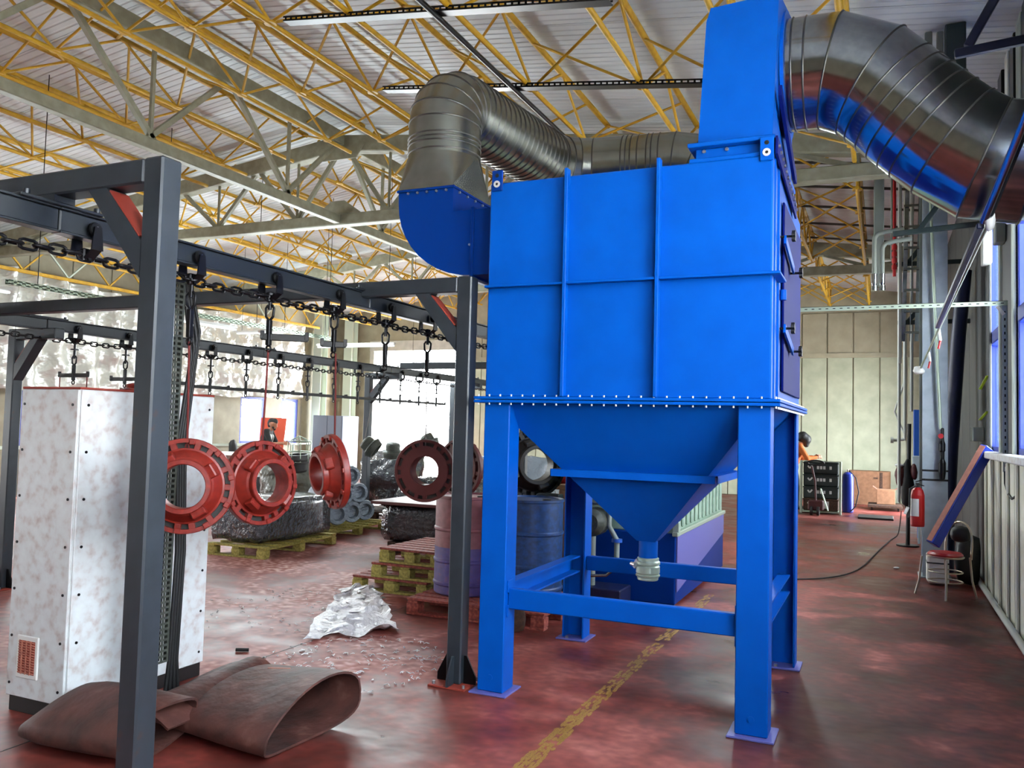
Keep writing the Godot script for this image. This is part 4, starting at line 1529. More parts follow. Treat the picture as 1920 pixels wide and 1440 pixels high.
# one ring casting: toothed rim, windows, sloping dish and a raised hub round the bore; hub looks along +y
func casting(called: String, label: String, at: Vector3, axis: Vector3, mat: Material, sc := 1.0, spin := 0.0, flat_back := false) -> Node3D:
	var t := thing(called, label, "casting", at, "ring castings on the conveyor")
	O = Vector3.ZERO
	t.basis = (ybasis(axis) * Basis(Vector3.UP, spin)).scaled_local(Vector3.ONE * sc)
	var m := mb()
	lathe(m, [Vector2(0.224, -0.022), Vector2(0.244, -0.022), Vector2(0.247, -0.016), Vector2(0.247, 0.016), Vector2(0.244, 0.022), Vector2(0.224, 0.022), Vector2(0.224, -0.022)], Transform3D.IDENTITY, 48)
	part("rim", m, mat, t)
	m = mb()
	lathe(m, [Vector2(0.186, -0.02), Vector2(0.196, -0.02), Vector2(0.196, 0.016), Vector2(0.186, 0.02), Vector2(0.150, 0.075), Vector2(0.140, 0.085), Vector2(0.140, 0.115), Vector2(0.136, 0.12), Vector2(0.116, 0.12), Vector2(0.112, 0.115), Vector2(0.112, -0.005), Vector2(0.118, -0.01), Vector2(0.130, 0.05), Vector2(0.186, -0.02)], Transform3D.IDENTITY, 48)
	part("dish", m, mat, t)
	m = mb()
	var ba := mb()
	box(ba, Vector3(0.209, 0, 0), Vector3(0.034, 0.034, 0.032), Basis.IDENTITY, 0.003)
	var me := mesh_of(ba, Vector3.ZERO)
	for k in 14:
		piece("spoke", me, mat, t, Transform3D(Basis(Vector3.UP, TAU * k / 14.0 + (0.12 if k % 3 == 0 else 0.0)), Vector3.ZERO))
	# the windows are blind pockets; their floors are painted black as recess shade
	m = mb()
	var yb := 0.014 if flat_back else -0.018
	lathe(m, [Vector2(0.192, yb - 0.003), Vector2(0.228, yb - 0.003), Vector2(0.228, yb + 0.003), Vector2(0.192, yb + 0.003), Vector2(0.192, yb - 0.003)], Transform3D.IDENTITY, 48)
	part("shaded_pocket_floor", m, M.casting_black, t)
	if flat_back:
		m = mb()
		lathe(m, [Vector2(0.116, -0.024), Vector2(0.192, -0.024), Vector2(0.192, -0.016), Vector2(0.116, -0.016), Vector2(0.116, -0.024)], Transform3D.IDENTITY, 48)
		part("back_face", m, mat, t)
	ba = mb()
	box(ba, Vector3(0.158, 0.075, 0), Vector3(0.04, 0.055, 0.075), Basis(Vector3(0, 0, 1), 0.3), 0.006)
	me = mesh_of(ba, Vector3.ZERO)
	for k in 4:
		piece("lug", me, mat, t, Transform3D(Basis(Vector3.UP, TAU * k / 4.0 + 0.35), Vector3.ZERO))
	ba = mb()
	box(ba, Vector3(0.23, 0.026, 0), Vector3(0.03, 0.014, 0.03), Basis.IDENTITY, 0.004)
	me = mesh_of(ba, Vector3.ZERO)
	for k in 10:
		piece("tooth", me, mat, t, Transform3D(Basis(Vector3.UP, TAU * (k + 0.5) / 10.0), Vector3.ZERO))
	return t

func rope(a: Vector3, b: Vector3, mat: Material, label: String, r := 0.006, cat := "rope") -> void:
	var m := mb()
	tube(m, [a, a.lerp(b, 0.5) + Vector3(0.004, 0, 0.003), b], r, 6)
	# the loop at the lower end
	var ring := []
	for i in 8:
		var an := TAU * i / 8
		ring.append(b + Vector3(cos(an) * 0.012, -0.02 + sin(an) * 0.022, 0))
	tube(m, ring, r * 0.8, 5, true)
	solo("hanging_rope", m, mat, label, cat, a, "ropes holding the castings")

func conveyor_load() -> void:
	var toward := func(p: Vector3) -> Vector3: return Vector3(-p.x, 0, -p.z).normalized()
	var zs := [-2.61, -3.24, -3.85, -4.48, -5.10, -5.71, -6.32, -6.95, -7.95]
	var lab := ["conveyor trolley above the brace of the nearest frame, empty", "conveyor trolley hooked with the nearest red casting, just right of the near post", "conveyor trolley with a black cross bar carrying the second red casting", "conveyor trolley carrying the third red casting, turned edge-on", "empty conveyor trolley between the third casting and the second frame", "conveyor trolley carrying the dark red casting beside the second frame", "conveyor trolley just behind the second frame post", "conveyor trolley beyond the second frame, next to last on the nearest rail", "farthest conveyor trolley on the nearest rail"]
	for i in zs.size():
		var z: float = zs[i]
		var t := trolley(R1, z, lab[i])
		if i == 1:
			hanger(t, R1, z, 2.12, Vector3.RIGHT, 0.0)
		elif i == 2:
			hanger(t, R1, z, 2.14, Vector3(0.8, 0, -0.6).normalized(), 0.27, 0.09)
		elif i == 3:
			hanger(t, R1, z, 2.16, Vector3(0.75, 0, -0.66).normalized(), 0.16)
		elif i >= 4:
			hanger(t, R1, z, 2.12, Vector3.RIGHT, 0.0)
	# castings on the near rail
	var c1 := Vector3(R1, 1.30, -3.26)
	var w: Vector3 = toward.call(c1)
	var rt := Vector3(-w.z, 0, w.x) * -1.0
	casting("ring_casting", "nearest red ring casting, half hidden by the near grey post", c1, w * 0.98 - Vector3(w.z, 0, -w.x) * 0.14 + Vector3(0, 0.03, 0), M.casting, 1.0, 0.2)
	var c2 := Vector3(R1, 1.288, -3.83)
	w = toward.call(c2)
	rt = Vector3(w.z, 0, -w.x)
	casting("ring_casting", "second red ring casting, its toothed hub turned toward the camera", c2, w * 0.80 + rt * 0.58 + Vector3(0, 0.05, 0), M.casting, 0.99, 0.5)
	var c3 := Vector3(R1, 1.325, -4.53)
	w = toward.call(c3)
	rt = Vector3(w.z, 0, -w.x)
	casting("ring_casting", "third red ring casting, hanging almost edge-on with its hub to the left", c3, w * 0.36 - rt * 0.93 + Vector3(0, -0.12, 0), M.casting, 1.0, 0.1)
	var c4 := Vector3(R1, 1.285, -5.73)
	w = toward.call(c4)
	rt = Vector3(w.z, 0, -w.x)
	casting("ring_casting", "dark red slotted ring casting beside the second grey post, facing the camera", c4, -(w * 0.95 - rt * 0.3), M.casting_dark, 1.0, 0.3, true)
	var c5 := Vector3(R1, 1.29, -6.33)
	casting("ring_casting", "dark red ring casting behind the second grey post", c5, -(w * 0.7 - rt * 0.7), M.casting_dark, 1.0, 0.3, true)
	var c6 := Vector3(R1, 1.27, -7.95)
	casting("ring_casting", "large dark ring seen left of the hopper, hanging far behind the blue leg", c6, w * 0.95 + rt * 0.2, M.casting_black, 1.45, 0.0)
	rope(Vector3(R1, 2.05, -3.24), c1 + Vector3(0, 0.22, 0), M.rope, "red rope holding the nearest red casting")
	rope(Vector3(R1, 2.06, -3.85), c2 + Vector3(0, 0.22, 0), M.rope, "red rope holding the second red casting")
	rope(Vector3(R1 + 0.02, 2.10, -4.48), c3 + Vector3(0, 0.225, 0), M.rope, "red rope holding the edge-on red casting")
	rope(Vector3(R1, 2.05, -5.71), c4 + Vector3(0, 0.13, 0), M.wire, "thin wire holding the dark red casting by the second post", 0.004)
	rope(Vector3(R1, 2.05, -6.32), c5 + Vector3(0, 0.22, 0), M.wire, "thin wire holding the casting behind the second post", 0.004)
	rope(Vector3(R1, 2.05, -7.95), c6 + Vector3(0, 0.345, 0), M.wire, "thin wire holding the large dark ring left of the hopper", 0.004)
	# return rail
	var far := []
	for k in 13:
		far.append(-5.62 - 0.6 * k)
	for k in far.size():
		var z: float = far[k]
		var t := trolley(R2, z, "trolley on the return rail, %s from the left" % PLACE[k])
		hanger(t, R2, z, 2.04 if k < 3 else 2.02, Vector3.RIGHT if k < 2 else Vector3(0.12, 0, -1).normalized(), 0.42 if k < 2 else 0.58)
	for s in [-0.19, 0.19]:
		rope(Vector3(R2 + s, 2.03, far[0]), Vector3(R2 + s, 1.72, far[0]), M.rope, "red rope hanging from a cross bar above the white cabinet, %s one" % ("left" if s < 0 else "right"))
	casting("ring_casting", "red casting whose top shows above the white cabinet behind the near post", Vector3(R2, 1.85, -6.42), Vector3(0.2, 1, 0.2), M.casting, 1.1, 0.0)
	rope(Vector3(R2, 1.97, -6.39), Vector3(R2, 1.92, -6.39), M.rope, "short red rope above the casting behind the white cabinet")
	# small unpainted cups on the far part
	var cups := [[-10.8, 1.30, Vector3(-0.75, 0.6, 0.25), "grey cup casting hanging tilted in front of the far conveyor post", "thin wire holding the tilted grey cup casting"], [-11.45, 1.22, Vector3(0.1, 1, 0.1), "grey bell-shaped casting hanging before the bright gate", "thin wire holding the grey bell-shaped casting"], [-12.6, 1.36, Vector3(-0.5, 0.8, 0.2), "dark cup casting showing above the dark red ring, left one", "thin wire to the dark cup left above the dark red ring"], [-13.9, 1.36, Vector3(0.6, 0.8, 0.2), "dark cup casting showing above the dark red ring, right one", "thin wire to the dark cup right above the dark red ring"], [-9.1, 1.08, Vector3(0, 1, 0.1), "black bowl casting hanging right of the second red casting", "thin wire holding the black bowl casting"]]
	for e in cups:
		var at := Vector3(R2, e[1], e[0])
		var t := thing("cup_casting", e[3], "casting", at, "unpainted castings on the return rail")
		O = Vector3.ZERO
		t.basis = ybasis(e[2])
		var m := mb()
		lathe(m, [Vector2(0.0, 0.13), Vector2(0.05, 0.13), Vector2(0.10, 0.115), Vector2(0.115, 0.09), Vector2(0.115, 0.0), Vector2(0.15, -0.02), Vector2(0.155, -0.06), Vector2(0.14, -0.12), Vector2(0.12, -0.125), Vector2(0.12, -0.05), Vector2(0.0, -0.03)], Transform3D(Basis(Vector3.RIGHT, PI if e[0] == -9.1 else 0.0), Vector3.ZERO), 24)
		part("bell", m, M.grey_iron if e[0] != -9.1 else M.casting_black, t)
		m = mb()
		lathe(m, [Vector2(0.10, 0.0), Vector2(0.165, 0.0), Vector2(0.165, 0.022), Vector2(0.10, 0.022)], Transform3D(Basis.IDENTITY, Vector3(0, 0.01 if e[0] == -9.1 else -0.05, 0)), 24)
		part("flange", m, M.grey_iron if e[0] != -9.1 else M.casting_black, t)
		rope(Vector3(R2, 1.95, e[0]), at + (e[2] as Vector3).normalized() * 0.12 if e[0] != -9.1 else Vector3(R2, 1.11, -9.1), M.wire, e[4], 0.004)
	# wire cage above the bowl
	var m := mb()
	for k in 8:
		var a := TAU * k / 8
		tube(m, [Vector3(R2 + cos(a) * 0.15, 1.10, -9.1 + sin(a) * 0.15), Vector3(R2 + cos(a) * 0.15, 1.38, -9.1 + sin(a) * 0.15), Vector3(R2, 1.45, -9.1)], 0.006, 5)
	for y in [1.10, 1.24, 1.38]:
		tube(m, arc(Vector3(R2, y, -9.1), Vector3.RIGHT, Vector3(0, 0, 1), 0.15, 0.0, TAU * 15.0 / 16.0, 15), 0.007, 5, true)
	solo("wire_cage", m, M.galv_pale, "pale wire cage hanging above the black bowl casting", "cage", Vector3(R2, 1.3, -9.1))

func cable_tray_upright() -> void:
	# perforated tray standing beside the near post, with black cables
	var x := -3.62
	var z := -3.44
	var t := thing("perforated_tray", "upright perforated cable tray with black cables beside the near post", "cable tray", Vector3(x, 0.02, z))
	var m := mb()
	# faces along +x, perforated: bars across and along
	var w := 0.12
	for k in 4:
		var zz := z + w * (k / 3.0 - 0.5)
		slab(m, Vector3(x - 0.002, 0.3, zz - 0.007), Vector3(x + 0.002, 2.42, zz + 0.007))
	for k in 72:
		var y := 0.3 + k * 0.0296
		slab(m, Vector3(x - 0.0018, y, z - w / 2), Vector3(x + 0.0018, y + 0.013, z + w / 2))
	slab(m, Vector3(x - 0.03, 0.3, z - w / 2 - 0.004), Vector3(x, 2.42, z - w / 2))
	slab(m, Vector3(x - 0.03, 0.3, z + w / 2), Vector3(x, 2.42, z + w / 2 + 0.004))
	part("tray", m, M.grey_iron, t)
	m = mb()
	slab(m, Vector3(x - 0.06, 0.3, z - 0.05), Vector3(x - 0.045, 2.44, z + 0.05))
	part("backing", m, M.black_steel, t)
	for k in 4:
		m = mb()
		var zz := z - 0.075 - 0.018 * k
		tube(m, [Vector3(x - 0.02, 2.42, zz), Vector3(x + 0.03, 2.0 + 0.05 * k, zz - 0.03), Vector3(x - 0.01, 1.5, zz), Vector3(x + 0.01, 0.9, zz - 0.01), Vector3(x, 0.3, zz), Vector3(x - 0.03, 0.02, zz - 0.02 * k)], 0.011, 7)
		part("cable", m, M.rubber, t)

func cabinets() -> void:
	# white control cabinet
	var x0 := -4.47
	var x1 := -4.0
	var z0 := -3.17
	var z1 := -4.17
	var t := thing("control_cabinet", "tall scuffed white control cabinet on a dark plinth behind the near post", "cabinet", Vector3(-4.23, 0, -3.67))
	var m := mb()
	slab(m, Vector3(x0 + 0.005, 0.085, z1 + 0.005), Vector3(x1 - 0.005, 1.795, z0 - 0.005), 0.004)
	part("body", m, M.white_paint, t)
	m = mb()
	slab(m, Vector3(x0 + 0.012, 0.0, z1 + 0.012), Vector3(x1 - 0.012, 0.085, z0 - 0.012), 0.004)
	part("plinth", m, M.plinth, t)
	m = mb()
	slab(m, Vector3(x0, 1.793, z1), Vector3(x1, 1.806, z0), 0.003)
	part("top_plate", m, M.rust_red, t, "red dusted top plate")
	m = mb()
	slab(m, Vector3(x0 + 0.006, 0.09, z0 - 0.006), Vector3(x1 - 0.006, 1.79, z0 + 0.006), 0.004)
	part("front_panel", m, M.white_paint, t)
	for e in [[z0 - 0.008, -3.66], [-3.668, z1 + 0.008]]:
		m = mb()
		slab(m, Vector3(x1 - 0.006, 0.09, e[1]), Vector3(x1 + 0.006, 1.79, e[0]), 0.004)
		part("side_panel", m, M.white_paint, t)
	m = mb()
	for k in 7:
		var y := 0.16 + k * 0.258
		for x in [x0 + 0.035, x1 - 0.045]:
			disc(m, Vector3(x, y, z0 + 0.006), Vector3(0, 0, 1), 0.008, 0.008, 8)
		for z in [z0 - 0.05, z1 + 0.05]:
			disc(m, Vector3(x1 + 0.006, y, z), Vector3.RIGHT, 0.008, 0.008, 8)
	part("panel_screws", m, M.black_steel, t, "", "stuff")
	m = mb()
	slab(m, Vector3(-4.375, 0.20, z0 + 0.006), Vector3(-4.205, 0.43, z0 + 0.018), 0.004)
	var gr := part("vent_grille", m, M.white, t)
	m = mb()
	slab(m, Vector3(-4.355, 0.225, z0 + 0.017), Vector3(-4.225, 0.405, z0 + 0.0192))
	part("grille_backing", m, M.rust_red, gr)
	var sl := mb()
	box(sl, Vector3.ZERO, Vector3(0.128, 0.006, 0.006), Basis(Vector3.RIGHT, 0.5), 0.001)
	var me := mesh_of(sl, Vector3.ZERO)
	for k in 13:
		piece("slat", me, M.salmon, gr, Transform3D(Basis.IDENTITY, Vector3(-4.29, 0.232 + k * 0.0138, z0 + 0.021) - Vector3(-4.23, 0, -3.67)))
	for x in [-4.325, -4.29, -4.255]:
		m = mb()
		slab(m, Vector3(x - 0.003, 0.225, z0 + 0.018), Vector3(x + 0.003, 0.405, z0 + 0.026))
		part("mullion", m, M.salmon, gr)

# flattened roll of rubber sheet lying along x
func belt_roll(x0: float, x1: float, zc: float, w: float, h: float, turn: float, sd: int, open_end: bool) -> Array:
	var g := []
	var cols := 34
	var rows := 9
	for i in rows:
		var u := float(i) / (rows - 1)
		var row := []
		for j in cols:
			var a := TAU * j / cols
			# a flattened loop: rounder towards -z, pinched towards +z
			var cz := cos(a)
			var sy := sin(a)
			var zz := zc + cz * w * 0.5 + turn * (u - 0.5)
			var hh := h * (0.62 + 0.38 * (0.5 - 0.5 * cz))
			if open_end:
				hh *= 0.80 + 0.25 * u
			else:
				var e := minf(u * 5.0, 1.0)
				hh *= 0.62 + 0.38 * sqrt(e * (2.0 - e))
				zz = zc + cz * w * 0.5 * (0.75 + 0.25 * e) + turn * (u - 0.5)
			var yy := 0.012 + hh * 0.5 + signf(sy) * pow(absf(sy), 0.62) * hh * 0.5
			var x := lerpf(x0, x1, u) + (0.03 * sin(a * 2.0 + sd) if i == rows - 1 else 0.0)
			yy += 0.012 * sin(u * 5.0 + sd + a)* (0.5 + 0.5 * sy)
			row.append(Vector3(x, maxf(yy, 0.008), zz))
		g.append(row)
	return g

func rubber_belt() -> void:
	var t := thing("rubber_belt", "old brown rubber belt lying in slack rolls on the floor by the near post", "rubber belt", Vector3(-3.2, 0, -3.5))
	var m := mb()
	sheet(m, belt_roll(-3.50, -2.68, -3.63, 0.78, 0.29, 0.10, 1, true), 0.012, true)
	part("right_roll", m, M.belt, t)
	m = mb()
	sheet(m, belt_roll(-3.94, -3.24, -3.08, 0.46, 0.26, -0.06, 3, false), 0.012, true)
	part("left_roll", m, M.belt, t)
	# the slack sheet joining them
	m = mb()
	var g := []
	for i in 9:
		var u := i / 8.0
		var row := []
		for j in 7:
			var v := j / 6.0
			row.append(Vector3(lerpf(-3.56, -3.2, u), 0.10 + 0.14 * sin(u * 2.4 + 0.5) * (0.6 + 0.4 * v), lerpf(-3.12, -3.98, v)))
		g.append(row)
	sheet(m, g, 0.012)
	part("joining_fold", m, M.belt, t)
	# a stick of chalk-pale offcut on it, and the black offcut on the floor
	var s := mb()
	bar(s, Vector3(-3.05, 0.306, -3.66), Vector3(-2.93, 0.31, -3.70), 0.006, 0.004)
	solo("wire_offcut", s, M.salmon, "thin pale offcut lying on top of the brown rubber roll", "offcut", Vector3(-3.0, 0.305, -3.68))
	s = mb()
	tube(s, [Vector3(-4.20, 0.014, -4.69), Vector3(-4.12, 0.014, -4.73)], 0.013, 8)
	solo("pipe_offcut", s, M.black, "short black offcut lying alone on the floor behind the rubber rolls", "offcut", Vector3(-4.16, 0, -4.71))

# a pallet: seven deck boards, nine blocks, three runners, three cross bearers; l along x, w along z
func pallet(label: String, at: Vector3, l: float, w: float, turn: float, mat: Material, mat2: Material = null) -> Node3D:
	var t := thing("pallet", label, "pallet", at, "wooden pallets")
	t.rotation.y = turn
	O = Vector3.ZERO
	var mk := func(sz: Vector3) -> ArrayMesh:
		var m := mb()
		box(m, Vector3.ZERO, sz, Basis.IDENTITY, 0.004)
		return mesh_of(m, Vector3.ZERO)
	var deck: ArrayMesh = mk.call(Vector3(l, 0.022, 0.10))
	for k in 7:
		piece("deck_board", deck, mat, t, Transform3D(Basis(Vector3.UP, 0.006 * (k % 3 - 1)), Vector3(0, 0.133, lerpf(-w / 2 + 0.05, w / 2 - 0.05, k / 6.0))))
	var bearer: ArrayMesh = mk.call(Vector3(0.10, 0.022, w))
	var block: ArrayMesh = mk.call(Vector3(0.12, 0.078, 0.11))
	var runner: ArrayMesh = mk.call(Vector3(l, 0.022, 0.10))
	for i in 3:
		var x := lerpf(-l / 2 + 0.06, l / 2 - 0.06, i / 2.0)
		piece("bearer", bearer, mat2 if mat2 else mat, t, Transform3D(Basis.IDENTITY, Vector3(x, 0.111, 0)))
		for j in 3:
			piece("block", block, mat2 if mat2 else mat, t, Transform3D(Basis.IDENTITY, Vector3(x, 0.061, lerpf(-w / 2 + 0.055, w / 2 - 0.055, j / 2.0))))
	for j in 3:
		piece("runner", runner, mat2 if mat2 else mat, t, Transform3D(Basis.IDENTITY, Vector3(0, 0.011, lerpf(-w / 2 + 0.05, w / 2 - 0.05, j / 2.0))))
	return t

func drum(label: String, at: Vector3, low: Material, high: Material) -> void:
	var t := thing("steel_drum", label, "drum", at, "steel drums on the pallet")
	var r := 0.285
	var rib := func(y: float) -> Array: return [Vector2(r, y - 0.02), Vector2(r + 0.009, y - 0.008), Vector2(r + 0.009, y + 0.008), Vector2(r, y + 0.02)]
	var lo: Array = [Vector2(0, 0.005), Vector2(r - 0.01, 0.005), Vector2(r, 0.015)] + rib.call(0.10) + rib.call(0.30) + [Vector2(r, 0.42)]
	var hi: Array = [Vector2(r, 0.42)] + rib.call(0.58) + [Vector2(r, 0.85)]
	var x := Transform3D(Basis.IDENTITY, at)
	var m := mb()
	lathe(m, lo, x, 40)
	part("lower_shell", m, low, t)
	m = mb()
	lathe(m, hi, x, 40)
	part("upper_shell", m, high, t)
	m = mb()
	lathe(m, [Vector2(r - 0.004, 0.845), Vector2(r + 0.008, 0.852), Vector2(r + 0.008, 0.872), Vector2(r - 0.006, 0.875), Vector2(r - 0.012, 0.86), Vector2(0.0, 0.86)], x, 40)
	var lid := part("lid", m, high, t)
	m = mb()
	disc(m, at + Vector3(0.17, 0.868, 0.06), Vector3.UP, 0.04, 0.02, 14)
	part("bung", m, M.black_steel, lid)

func wrapped(called: String, label: String, cat: String, c: Vector3, r: Vector3, mat: Material, sd: int, square := 0.8, rough := 0.10) -> void:
	var m := mb()
	lump(m, c, r, rough, sd, square, 20, 40, 2.2)
	solo(called, m, mat, label, cat, Vector3(c.x, c.y - r.y, c.z), "wrapped goods on pallets")

func stores() -> void:
	# nearest wrapped stack
	pallet("yellowish pallet under the low black-wrapped stack behind the second casting", Vector3(-7.15, 0, -8.62), 0.85, 1.55, 0.06, M.wood)
	wrapped("wrapped_stack", "low black film-wrapped stack on the nearest pallet behind the hanging castings", "wrapped goods", Vector3(-7.17, 0.425, -8.60), Vector3(0.37, 0.255, 0.70), M.film, 5, 1.0, 0.02)
	# second pallet: a row of wrapped pipes
	pallet("pale pallet under the wrapped round castings by the far conveyor post", Vector3(-7.45, 0, -10.36), 0.85, 1.55, 0.03, M.wood)
	var k := 0
	for e in [[-7.42, -9.80, 0.307, 0.155], [-7.40, -10.18, 0.312, 0.16], [-7.42, -10.57, 0.312, 0.16], [-7.44, -10.95, 0.307, 0.155], [-7.46, -10.0, 0.58, 0.15], [-7.46, -10.42, 0.58, 0.15], [-7.48, -10.82, 0.58, 0.15], [-7.5, -10.22, 0.85, 0.15], [-7.5, -10.62, 0.85, 0.15]]:
		var m := mb()
		var ax := Vector3(0.85, 0, 0.5)
		var xf := Transform3D(ybasis(ax), Vector3(e[0], e[2], e[1]))
		lathe(m, [Vector2(0.07, -0.2), Vector2(e[3], -0.2), Vector2(e[3] + 0.006, -0.18), Vector2(e[3] - 0.02, 0.0), Vector2(e[3], 0.17), Vector2(e[3] - 0.01, 0.2), Vector2(0.10, 0.2), Vector2(0.085, 0.12), Vector2(0.0, 0.11)], xf, 24)
		solo("wrapped_casting", m, M.film_pale, "round casting wrapped in clear film, %s in the heap by the far conveyor post" % PLACE[k], "wrapped casting", Vector3(e[0], e[2] - 0.15, e[1]), "film-wrapped round castings")
		k += 1
	# tarpaulin-covered heap behind
	pallet("pallet under the tarpaulin-covered heap", Vector3(-8.85, 0, -11.35), 1.1, 1.4, 0.0, M.wood)
	wrapped("covered_heap", "big heap covered with a grey-green crinkled tarpaulin behind the wrapped stack", "covered goods", Vector3(-8.85, 0.66, -11.35), Vector3(0.58, 0.46, 0.72), M.tarp, 8, 0.45, 0.22)
	pallet("pallet under the dark wrapped heap left of the far post", Vector3(-8.0, 0, -12.75), 0.9, 1.4, 0.1, M.wood_dark)
	wrapped("wrapped_heap", "black film-wrapped heap of parts behind the wrapped round castings", "wrapped goods", Vector3(-8.0, 0.68, -12.75), Vector3(0.45, 0.48, 0.65), M.film, 11, 0.4, 0.25)
	pallet("pallet under the black heap between the far post and the drums", Vector3(-6.25, 0, -11.6), 1.4, 1.2, 0.1, M.wood_dark)
	wrapped("wrapped_heap", "black glossy wrapped heap between the far conveyor post and the pink drum", "wrapped goods", Vector3(-6.25, 0.52, -11.6), Vector3(0.75, 0.32, 0.58), M.film, 13, 0.5, 0.25)
	wrapped("wrapped_heap", "tall grey wrapped pile showing through the dark red ring", "wrapped goods", Vector3(-6.3, 0.56, -14.0), Vector3(0.9, 0.55, 0.6), M.film_pale, 15, 0.6, 0.2)
	# red-dusted crate with a flat lid
	var m := mb()
	lump(m, Vector3(-5.4, 0.385, -9.5), Vector3(0.5, 0.235, 0.4), 0.05, 17, 0.93, 14, 26, 2.4)
	var t := thing("lidded_crate", "dark film-wrapped crate with a red flat lid behind the pink drum", "crate", Vector3(-5.4, 0, -9.5))
	part("crate_body", m, M.film, t)
	m = mb()
	slab(m, Vector3(-5.98, 0.62, -9.98), Vector3(-4.82, 0.66, -9.02), 0.006)
	part("lid", m, M.casting_dark, t)
	m = mb()
	for x in [-5.7, -5.1]:
		slab(m, Vector3(x - 0.06, 0.0, -9.9), Vector3(x + 0.06, 0.15, -9.1), 0.006)
	part("skid", m, M.wood_dark, t)
	# empty pallets stacked, two and a third beside them
	pallet("red-dusted bottom pallet of the empty stack left of the drums", Vector3(-4.38, 0, -7.42), 0.85, 0.9, 0.0, M.wood_red, M.wood)
	pallet("red-dusted middle pallet of the empty stack left of the drums", Vector3(-4.22, 0.145, -7.42), 0.75, 0.9, 0.03, M.wood_red, M.wood)
	pallet("red-dusted top pallet of the empty stack left of the drums", Vector3(-4.16, 0.29, -7.44), 0.70, 0.9, -0.02, M.wood_red, M.wood)
	# drums on their pallet
	pallet("dark pallet under the two steel drums", Vector3(-3.15, 0, -6.80), 1.28, 0.95, 0.02, M.wood_red)
	drum("pink steel drum with a violet lower half behind the second frame post", Vector3(-3.46, 0.145, -6.80), M.drum_violet, M.drum_pink)
	drum("blue rust-streaked steel drum seen right of the blue front leg", Vector3(-2.86, 0.145, -6.88), M.drum_blue, M.drum_blue)
	# clutter beside and behind the drums
	m = mb()
	slab(m, Vector3(-3.12, 0.0, -7.75), Vector3(-2.88, 1.0, -7.62), 0.01)
	solo("green_locker", m, M.green_steel, "dark green upright steel case between the blue drum and the back leg", "steel case", Vector3(-3.0, 0, -7.68))
	m = mb()
	slab(m, Vector3(-3.8, 0.98, -8.9), Vector3(-2.92, 1.02, -8.5), 0.006)
	for x in [-3.75, -2.97]:
		slab(m, Vector3(x - 0.02, 0.0, -8.86), Vector3(x + 0.02, 0.98, -8.82))
		slab(m, Vector3(x - 0.02, 0.0, -8.58), Vector3(x + 0.02, 0.98, -8.54))
	solo("work_bench", m, M.wood_dark, "narrow brown bench behind the blue drum", "bench", Vector3(-3.2, 0, -8.7))
	var bg := mb()
	lump(bg, Vector3(-3.02, 1.12, -8.68), Vector3(0.09, 0.10, 0.07), 0.12, 21, 0.5, 8, 12, 6.0)
	solo("blue_bag", bg, M.frame_blue, "blue bag with white print on the narrow bench", "bag", Vector3(-3.02, 1.02, -8.68))
	bg = mb()
	lump(bg, Vector3(-3.22, 1.08, -8.7), Vector3(0.10, 0.06, 0.08), 0.25, 22, 0.2, 8, 12, 8.0)
	solo("red_rag", bg, M.red, "crumpled red cloth on the narrow bench", "cloth", Vector3(-3.22, 1.02, -8.7))
	bg = mb()
	lump(bg, Vector3(-3.38, 1.08, -8.66), Vector3(0.08, 0.06, 0.08), 0.25, 23, 0.2, 8, 12, 8.0)
	solo("white_rag", bg, M.cloth_white, "crumpled white cloth on the narrow bench beside the red one", "cloth", Vector3(-3.38, 1.02, -8.66))
	m = mb()
	slab(m, Vector3(-3.15, 1.0, -8.45), Vector3(-2.89, 1.05, -8.25), 0.004)
	slab(m, Vector3(-3.13, 0.0, -8.43), Vector3(-2.91, 1.0, -8.27), 0.01)
	solo("carton", m, M.card, "brown carton standing behind the blue drum near the tank", "carton", Vector3(-3.02, 0, -8.35))
	m = mb()
	lump(m, Vector3(-2.70, 0.11, -6.20), Vector3(0.09, 0.10, 0.08), 0.15, 24, 0.4, 8, 12, 6.0)
	solo("paper_bag", m, M.wood_dark, "brown crumpled sack in front of the drum pallet beside the blue leg", "sack", Vector3(-2.70, 0, -6.20))
	# the white plastic sheet on the floor
	rng.seed = 12
	var nz := FastNoiseLite.new()
	nz.frequency = 2.2
	nz.fractal_octaves = 3
	var g := []
	var a := Vector3(-3.95, 0, -5.12)
	var b := Vector3(-3.47, 0, -5.68)
	var c := Vector3(-4.50, 0, -6.95)
	var d := Vector3(-4.82, 0, -6.85)
	for i in 26:
		var u := i / 25.0
		var row := []
		for j in 16:
			var v := j / 15.0
			var p := a.lerp(b, v).lerp(d.lerp(c, v), u)
			p += Vector3(nz.get_noise_2d(u * 3.0, 5.0 + v) * 0.10, 0, nz.get_noise_2d(u * 3.0 + 9.0, v) * 0.12)
			p.y = 0.010 + 0.075 * maxf(0.0, nz.get_noise_2d(u * 1.7 + 3.0, v * 1.1) + 0.25) + 0.03 * absf(nz.get_noise_2d(u * 6.0, v * 4.0))
			row.append(p)
		g.append(row)
	m = mb()
	sheet(m, g, 0.002)
	solo("plastic_sheet", m, M.film_white, "crumpled white plastic sheet on the floor left of the drums", "plastic sheet", Vector3(-4.2, 0, -6.0))

